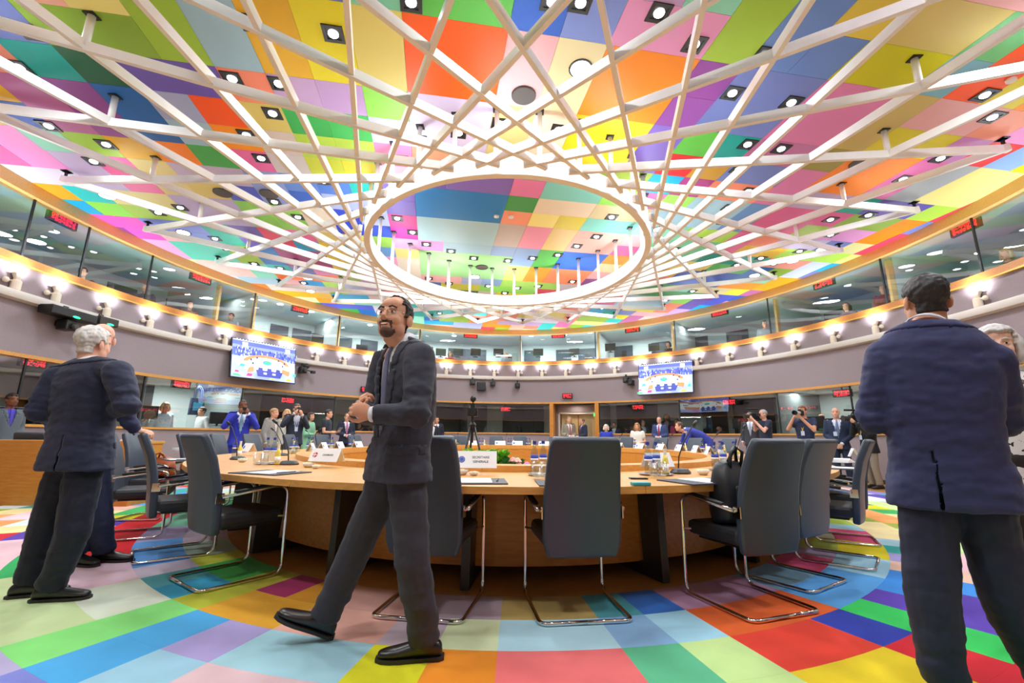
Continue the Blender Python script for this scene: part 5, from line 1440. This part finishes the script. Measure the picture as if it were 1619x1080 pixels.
# white-haired man seen from behind at left
f = Fig(-2.92, 3.12, yaw_of(.30, .95))
pose = {'shL': f.p(92, 598, 3.10), 'shR': f.p(186, 590, 2.98), 'elL': f.p(62, 652, 3.05), 'elR': f.p(203, 640, 2.95), 'wrL': f.p(112, 655, 3.38), 'wrR': f.p(160, 655, 3.30), 'hdR': f.d(-1, .3, .1), 'hdL': f.d(1, .2, .1),
        'pelvis': f.p(126, 704, 3.12), 'waist': f.p(130, 672, 3.12), 'chest': f.p(137, 622, 3.10), 'neck': f.p(143, 572, 3.10), 'head': f.p(148, 545, 3.12),
        'hipL': f.p(110, 724, 3.15), 'hipR': f.p(137, 724, 3.12), 'knL': f.p(72, 835, 3.20), 'knR': f.p(115, 845, 3.10), 'anL': f.p(42, 928, 3.22), 'anR': f.p(78, 936, 3.15),
        'ftL': f.d(.75, .35, 0), 'ftR': f.d(.95, .25, 0)}
build_person('white-haired man in navy suit standing with his back turned at left', f.loc, f.yaw, 1.80, pose, 'pink', '262a42', '1e2030', 'e8e8ee', None, 'd0ccc8', 'short', True, (12, 0, 0), .08, 1.10, hem=.79, hands=('relax', 'relax'), vent=.06, build=1.08, eyes=False)
# bald man behind him leaning on a chair
f = Fig(-3.35, 3.95, yaw_of(.55, -.83))
pose = {'head': f.p(160, 536, 3.62), 'neck': f.p(140, 580, 3.70), 'chest': f.p(128, 630, 3.78), 'waist': f.p(130, 675, 3.86), 'pelvis': f.p(132, 708, 3.9),
        'shL': f.p(178, 592, 3.76), 'shR': f.p(92, 596, 3.66), 'elL': f.p(196, 655, 3.88), 'wrL': f.p(216, 681, 4.02), 'elR': f.p(80, 660, 3.6), 'wrR': f.p(100, 700, 3.5),
        'hipL': f.p(148, 722, 3.92), 'hipR': f.p(122, 722, 3.88), 'knL': f.p(158, 815, 3.95), 'knR': f.p(122, 815, 3.9), 'anL': f.p(165, 874, 4.05), 'anR': f.p(120, 880, 3.95), 'ftL': f.d(1, .1, 0), 'ftR': f.d(1, -.2, 0),
        'hdL': f.d(.9, .25, -.1), 'hnL': f.d(0, -.3, 1)}
build_person('bald man in blue suit half hidden behind the white-haired man, hand on a chair', f.loc, f.yaw, 1.86, pose, 'pink', '2c3358', '262b48', 'c8d0e8', '3a4878', '8a7a70', 'bald', True, (5, 0, 0), .08, 1.10, hem=.84, hands=('relax', 'wrap'))
# man with folded arms from behind at right
f = Fig(1.98, 2.02, yaw_of(.40, .92))
pose = {'head': f.p(1463, 476, 2.06), 'neck': f.p(1466, 514, 2.03), 'chest': f.p(1480, 612, 2.02), 'waist': f.p(1490, 690, 2.03), 'pelvis': f.p(1498, 738, 2.04),
        'shL': f.p(1402, 566, 2.08), 'shR': f.p(1563, 572, 1.94), 'elL': f.p(1382, 662, 2.14), 'elR': f.p(1588, 668, 2.02), 'wrL': f.w(2.12, 2.36, 1.20), 'wrR': f.p(1408, 650, 2.34),
        'hipL': f.p(1462, 758, 2.08), 'hipR': f.p(1540, 760, 2.0), 'knL': f.p(1474, 955, 2.06), 'anL': f.p(1500, 1115, 2.05), 'knR': f.p(1592, 950, 2.02), 'anR': f.p(1668, 1090, 2.06),
        'ftL': f.d(.75, .66, 0), 'ftR': f.d(.8, .6, 0), 'hdR': f.d(-.9, -.35, .28), 'hnR': f.d(-.1, .8, .6), 'hdL': f.d(1, .1, 0), 'hnL': f.d(0, 1, .2)}
build_person('dark-haired man in navy suit with folded arms seen from behind at right', f.loc, f.yaw, 1.82, pose, 'tan', '30335a', '26283f', 'e8eaf4', None, '241f1e', 'crop', True, (4, 2, 0), .08, 1.10, hem=.78, hands=('flat', 'relax'), vent=-.085, build=1.06, eyes=False)
# silver-haired woman at the right edge
f = Fig(2.78, 2.52, yaw_of(-.80, -.60))
leo = mat('leopard_cloth', 'ddd6d4', .8); nt_ = leo.node_tree; bs = nt_.nodes['Principled BSDF']
tc_ = nt_.nodes.new('ShaderNodeTexCoord'); vo = nt_.nodes.new('ShaderNodeTexVoronoi'); vo.inputs['Scale'].default_value = 24; vo.inputs['Randomness'].default_value = .8
nz = nt_.nodes.new('ShaderNodeTexNoise'); nz.inputs['Scale'].default_value = 30; mxv = nt_.nodes.new('ShaderNodeMix'); mxv.data_type = 'VECTOR'; mxv.inputs[0].default_value = .06
nt_.links.new(tc_.outputs['Object'], nz.inputs['Vector']); nt_.links.new(tc_.outputs['Object'], mxv.inputs[4]); nt_.links.new(nz.outputs['Color'], mxv.inputs[5]); nt_.links.new(mxv.outputs[1], vo.inputs['Vector'])
rp = nt_.nodes.new('ShaderNodeValToRGB'); rp.color_ramp.interpolation = 'CONSTANT'; e = rp.color_ramp.elements
e[0].position = 0; e[0].color = (*srgb('b8a888'), 1); e[1].position = .22; e[1].color = (*srgb('18161a'), 1); k3 = e.new(.45); k3.color = (*srgb('dcd8d8'), 1)
nt_.links.new(vo.outputs['Distance'], rp.inputs[0]); nt_.links.new(rp.outputs[0], bs.inputs['Base Color'])
build_person('silver-haired woman in leopard-print top at the right edge of the picture', f.loc, f.yaw, 1.70, {}, 'pale', None, '2a2624', leo, None, 'c4c0bc', 'bob', True, (10, 0, 0), hands=('relax', 'relax'), collar=False)
# ---------------------------------------------------------------- people further back
def bg(px, py, h_, ang, label, z0=0.0, off=None, kind='stand', props=(), **kw):
    """head top at the picture point; distance from the height, or from the glass line when off is given"""
    if off is not None:
        p, t_ = onwall(px, py, off); loc = Vector((p.x, p.y, p.z-h_))
        if abs(loc.z) < .35: h_ = p.z+.008; loc.z = -.008
    else:
        r = ray(px, py); t_ = (h_+z0-CAMH)/r.z; loc = Vector((r.x*t_, r.y*t_, z0))
    d = Vector((-loc.x, -loc.y, 0)).normalized(); d = Matrix.Rotation(R(ang), 3, 'Z') @ d
    yaw = yaw_of(d.x, d.y); s = h_/1.78
    P = {'stand': {}, 'phone': {'elR': (.30, .10, 1.20), 'wrR': (.085, .27, 1.47), 'elL': (-.30, .10, 1.20), 'wrL': (-.085, .27, 1.47), 'hdR': (-.3, .1, 1), 'hdL': (.3, .1, 1), 'hnR': (.6, .8, 0), 'hnL': (-.6, .8, 0)},
         'camera': {'elR': (.30, .12, 1.25), 'wrR': (.10, .22, 1.53), 'elL': (-.24, .16, 1.22), 'wrL': (-.05, .30, 1.50), 'hdR': (-.4, .4, .7), 'hdL': (.3, .5, .6), 'hnR': (.8, .3, 0), 'hnL': (-.6, .2, -.6)},
         'tablet': {'elR': (.24, .02, 1.14), 'wrR': (.10, .26, 1.13), 'elL': (-.24, .02, 1.14), 'wrL': (-.10, .26, 1.13), 'hdR': (-.3, 1, .2), 'hdL': (.3, 1, .2), 'hnR': (.4, 0, -1), 'hnL': (-.4, 0, -1)},
         'hands': {'elR': (.25, -.02, 1.13), 'wrR': (.07, .22, 1.06), 'elL': (-.25, -.02, 1.13), 'wrL': (-.07, .22, 1.06), 'hdR': (-.7, .7, 0), 'hdL': (.7, .7, 0), 'hnR': (.6, .6, .4), 'hnL': (-.6, .6, .4)},
         'low': {'elR': (.25, -.02, 1.13), 'wrR': (.05, .17, .93), 'elL': (-.25, -.02, 1.13), 'wrL': (-.05, .17, .93), 'hdR': (-.6, .3, -.6), 'hdL': (.6, .3, -.6), 'hnR': (.3, 1, 0), 'hnL': (-.3, 1, 0)},
         'bend': {'pelvis': (0, -.12, .93), 'waist': (0, .0, 1.06), 'chest': (0, .22, 1.16), 'neck': (0, .44, 1.25), 'head': (0, .58, 1.34), 'shR': (.18, .40, 1.20), 'shL': (-.18, .40, 1.20), 'elR': (.24, .46, .95), 'wrR': (.2, .62, .80), 'elL': (-.24, .46, .95), 'wrL': (-.2, .62, .80), 'hipR': (.09, -.1, .92), 'hipL': (-.09, -.1, .92)}}[kind]
    pose = {k: Vector(v)*(s if k[:2] not in ('hd', 'hn') else 1) for k, v in P.items()}
    pose = {k: tuple(v) for k, v in pose.items()}
    root, J, HM = build_person(label, tuple(loc), yaw, h_, pose, **kw)
    M = Matrix.Translation(loc) @ Matrix.Rotation(yaw, 4, 'Z')
    for pr in props: pr(M, s, yaw)
    return root
def prop_phone(label):
    def f(M, s, yaw):
        m = MB(); m.box((0, 0, 0), (.075, .009, .15)); o = m.build('mobile_phone', M_black, bevel=.003); o.location = M @ (Vector((0, .29, 1.53))*s); o.rotation_euler = (R(-8), 0, yaw); tag(o, label, 'phone')
    return f
def prop_camera(label, L=.14, white=False):
    def f(M, s, yaw):
        t = thing('photo_camera', label, 'camera', M @ (Vector((0, .17, 1.60))*s), yaw)
        m = MB(); m.box((0, 0, 0), (.15, .075, .11)); m.box((0, .0, .07), (.06, .06, .04)); m.build('camera_body', M_black, t, bevel=.012)
        m = MB(); m.lathe([(.038, .03), (.04, .05), (.042, .04+L*.6), (.048, .04+L), (.040, .04+L), (.036, .03+L)], 14, m=Matrix.Rotation(R(-90), 3, 'X')); m.build('lens', mat('lens_white', 'd8d8d4', .4) if white else M_dark, t, smooth=True)
        if white: m = MB(); m.lathe([(.05, .04+L), (.054, .10+L), (.046, .10+L), (.04, .05+L)], 14, m=Matrix.Rotation(R(-90), 3, 'X')); m.build('lens_hood', M_black, t)
    return f
def prop_video(label, dz=1.60):
    def f(M, s, yaw):
        t = thing('video_camera', label, 'camera', M @ (Vector((.06, .12, dz))*s), yaw)
        m = MB(); m.box((0, 0, 0), (.13, .40, .17)); m.build('camera_body', M_black, t, bevel=.02)
        m = MB(); m.lathe([(.05, .18), (.055, .30), (.07, .36), (.062, .36)], 14, m=Matrix.Rotation(R(-90), 3, 'X')); m.build('lens', M_dark, t)
        m = MB(); m.tube([(0, -.12, .08), (0, -.1, .14), (0, .12, .14), (0, .16, .08)], .014, 8); m.build('handle', M_black, t)
        m = MB(); m.tube([(0, .0, .19), (0, .30, .19)], .022, 10); m.build('shotgun_microphone', M_black, t)
        m = MB(); m.box((-.11, .06, .03), (.1, .08, .07)); m.build('viewfinder', M_dark, t)
    return f
def prop_tablet(label, col='303438'):
    def f(M, s, yaw):
        m = MB(); m.box((0, 0, 0), (.24, .012, .17)); o = m.build('tablet', mat('tablet_'+col, col, .4), bevel=.004); o.location = M @ (Vector((0, .36, 1.20))*s); o.rotation_euler = (R(-35), 0, yaw); tag(o, label, 'tablet')
    return f
def headphones(root, s=1.0):
    pass
GP = 'people on the far side of the table'
bg(385, 632, 1.78, 8, 'man in bright blue suit holding a phone up in front of his face', kind='phone', jacket='3038b0', trousers='2a3090', shirt='e4ecf4', tie='8ab0d0', hair='2a1e18', style='crop', skin='brown', props=[prop_phone('black phone held up by the man in the bright blue suit')])
bg(433, 645, 1.66, 60, 'woman in grey blazer with short blonde hair looking right', jacket='9a9690', trousers='50504e', shirt='eceae6', hair='a88458', style='short', skin='light')
bg(455, 647, 1.74, -30, 'long-haired blonde woman in cream cardigan behind the photographer in a suit', jacket='cfc8ba', trousers='6a6458', shirt='e8e4dc', hair='c8a878', style='long', skin='light')
bg(470, 638, 1.80, 15, 'photographer in dark suit aiming a camera beside the woman in grey', kind='camera', jacket='2a2e3e', trousers='22252e', shirt='c8d0e4', hair='48382c', style='short', badge=(0, '4058a0'), props=[prop_camera('black camera at the face of the photographer in a dark suit')])
bg(491, 652, 1.66, 55, 'dark-haired woman in light green dress holding a tablet', kind='tablet', jacket=None, shirt='8cc4a0', trousers='8cc4a0', skirt=True, hair='2c1e18', style='bob', skin='light', collar=False, props=[prop_tablet('dark tablet in the hands of the woman in green')])
bg(519, 647, 1.75, 70, 'man in dark T-shirt with headphones and a shoulder bag looking right', kind='tablet', jacket=None, shirt='262c38', trousers='22242a', sleeves='short', hair='241c18', style='short', skin='light', props=[prop_tablet('grey device held by the man with headphones', '686c70')])
bg(549, 653, 1.74, 15, 'smiling man in dark suit with pink tie just left of the walking man', kind='hands', jacket='23273c', shirt='e0d8e4', tie='b06a8c', hair='4a382c', style='receding', skin='light')
bg(568, 668, 1.56, 20, 'person in dark blue with bare forearms behind the walking man\'s hands', kind='hands', jacket=None, shirt='262c44', sleeves='short', hair='2a201c', style='short', skin='light')
bg(691, 659, 1.78, 0, 'man in dark suit with red tie standing by the far window', jacket='1e2232', shirt='f0f0f4', tie='a82030', hair='2a201c', style='crop', skin='tan')
bg(684, 663, 1.64, 20, 'man half hidden behind the one with the red tie', jacket='1a1c24', shirt='d8d8dc', hair='1c1614', style='short', skin='tan')
bg(899, 658, 1.80, 25, 'man in beige-grey jacket with pink tie in front of the door', kind='hands', jacket='8c8474', trousers='6c6658', shirt='f0ece8', tie='b05060', hair='6a5848', style='crop', skin='light', glasses=True)
bg(921, 661, 1.78, -65, 'man in navy suit with folded arms talking to the man in beige', kind='hands', jacket='28304a', shirt='e0e4f0', tie='803040', hair='6a5a4c', style='crop', skin='light')
bg(958, 671, 1.46, 0, 'white-haired woman in royal blue dress right of the door', jacket=None, shirt='2c38a8', trousers='2c38a8', skirt=True, hair='dcd4c8', style='bob', skin='pale', collar=False)
bg(1007, 669, 1.48, -8, 'woman with curly light brown hair in white top', kind='hands', jacket=None, shirt='ece4d8', trousers='3c3c44', sleeves='short', hair='9c6c40', style='curly', skin='light', collar=False)
bg(1042, 659, 1.80, -18, 'bald man in blue suit with red tie looking down at his hands', kind='hands', jacket='3a4878', shirt='d8dcf4', tie='a02848', hair='9a8878', style='bald', skin='pink', head=(0, -18, 0))
bg(1108, 648, 1.78, -75, 'man in bright blue suit bending over a chair at right', kind='bend', jacket='3a44a0', trousers='30387c', shirt='e4e8f4', tie='28304c', hair='5a4434', style='crop', skin='light', head=(0, -5, 0))
bg(1185, 651, 1.86, -15, 'man in charcoal suit and grey tie beside the video cameraman', jacket='34363c', shirt='e4e8f0', tie='98a4b8', hair='6a6058', style='crop', skin='light')
bg(1207, 647, 1.80, -62, 'video cameraman in navy T-shirt with grey hair and headphones', kind='camera', jacket=None, shirt='262e44', trousers='22242c', sleeves='short', hair='a49c94', style='crop', skin='pink', props=[prop_video('black video camera shouldered by the cameraman in a navy T-shirt')])
bg(1268, 641, 1.80, -20, 'photographer in navy T-shirt with yellow lanyard aiming a white lens', kind='camera', jacket=None, shirt='28304e', trousers='22242c', sleeves='short', hair='6a4630', style='short', skin='light', badge=(.0, 'd8b030'), props=[prop_camera('camera with a white lens aimed by the photographer in a navy T-shirt', .2, True)])
bg(1320, 644, 1.80, -5, 'bald man in navy suit with a badge standing right of the photographers', kind='low', jacket='24304a', shirt='d8e0f0', tie='6a7898', hair='8c7c70', style='bald', skin='pink', badge=(.05, '4858a8'))
bg(1366, 650, 1.68, -50, 'cameraman in black jacket and khaki trousers at the folded-arms man\'s elbow', kind='camera', jacket='1c1c1e', trousers='8c8070', shirt='30302e', hair='3a2c24', style='short', skin='light', badge=(.03, 'c0a060'), props=[prop_video('long black video camera beside the folded-arms man\'s elbow')])
bg(1400, 660, 1.62, -20, 'person in light blue beside the folded-arms man\'s jacket', jacket=None, shirt='7c9cb8', trousers='48587c', hair='4a3a30', style='short', skin='light')
bg(20, 621, 1.74, 28, 'woman with short black hair and violet scarf at the far left', jacket='59626a', shirt='4a40b0', tie='4a40b0', hair='1a1412', style='short', skin='brown', open_front=.07, vbot=1.2)
# people inside the lower booths
bg(262, 636, 1.62, 30, 'blonde woman in pale blue behind the glass at left', off=.9, jacket=None, shirt='b8cce0', trousers='405060', hair='c8a468', style='bob', skin='light', collar=False)
bg(322, 643, 1.60, -60, 'dark-haired man in white shirt behind the glass next to the blue tote bag', off=.9, jacket=None, shirt='e4e8ec', trousers='30343c', hair='2a2422', style='short', skin='light')
bg(971, 667, 1.60, -15, 'man in dark suit behind the glass right of the woman in royal blue', off=.8, jacket='1c1e24', shirt='d0d4dc', hair='2a2220', style='short', skin='tan')
bg(1016, 664, 1.62, 30, 'man in grey-blue suit behind the glass near the curly-haired woman', off=.8, jacket='50586c', shirt='c8ccd8', hair='4a3c30', style='crop', skin='tan')
bg(1054, 654, 1.72, -20, 'dark-haired woman standing behind the glass above the bald man', off=1.6, jacket='3a3444', shirt='b09098', hair='1c1414', style='long', skin='tan')
bg(1070, 662, 1.62, -10, 'woman in pink jacket behind the glass', off=.8, jacket='d04c70', shirt='3a2a30', hair='5a4438', style='bob', skin='light')
bg(1299, 654, 1.60, -35, 'grey-haired man in pale green shirt behind the glass at right', off=.9, jacket=None, shirt='a8c8b0', trousers='c89c30', hair='8a7c70', style='bald', skin='tan')
# heads in the upper booths
for x, y, sh, hc, st, l in ((133, 423, '6a2420', '2a1a16', 'short', 'dark-haired person seen low behind the upper glass at far left'), (232, 449, '28303c', '7a6858', 'crop', 'man in dark clothes behind the upper glass left of the first black joint'),
                            (301, 476, '8a5a4c', '6a4a38', 'short', 'brown-haired person behind the upper glass at left'), (367, 495, 'b8c8d8', '3a2c24', 'short', 'person in pale blue beside an oak post in the upper booths'),
                            (712, 556, 'c04848', '7a4a30', 'bob', 'person with red-brown hair behind the upper glass right of the walking man'), (801, 557, '8898a8', 'c8b8a8', 'bald', 'light-haired man below the white door in the upper booths'),
                            (1057, 540, '302c30', '241c1c', 'bob', 'dark-haired person behind the upper glass above the right screen'), (1208, 507, '9aa0a8', '3a2c28', 'short', 'dark-haired man in grey behind the upper glass at right'),
                            (1338, 478, '503040', '5a2a20', 'long', 'red-haired person behind the upper glass left of the folded-arms man'), (1395, 450, '8c3c38', '6a4a3c', 'short', 'person beside the black joint in the upper glass by the folded-arms man'),
                            (1590, 394, '40444c', 'b8a070', 'bob', 'blond person behind the upper glass at far right')):
    bg(x, y, 1.72, random.uniform(-40, 40), l, off=.7, jacket=None, shirt=sh, hair=hc, style=st, skin='light', lower=False, collar=False, eyes=False)
# blue tote bag hanging in the lit booth
p, t_ = onwall(311, 643, 1.2); tt = thing('tote_bag', 'navy tote bag with a bright picture hanging in the lit booth', 'bag', p, -t_)
m = MB(); m.box((0, 0, 0), (.42, .08, .5), taper=.9); m.build('body', cloth('20304e'), tt)
m = MB(); m.box((0, -.045, .0), (.26, .01, .24)); m.build('printed_panel', mat('tote_print', '2888b0', .5), tt)
m = MB()
for s_ in (-.04, .04): m.tube([(-.1, s_, .24), (-.09, s_, .5), (0, s_, .62), (.09, s_, .5), (.1, s_, .24)], .014, 6)
m.build('handles', cloth('20304e'), tt)
m = MB(); m.tube([(0, .0, .62), (0, .5, .64)], .012, 6); m.build('hook', M_chrome, tt)
bpy.data.scenes.remove(TMP)
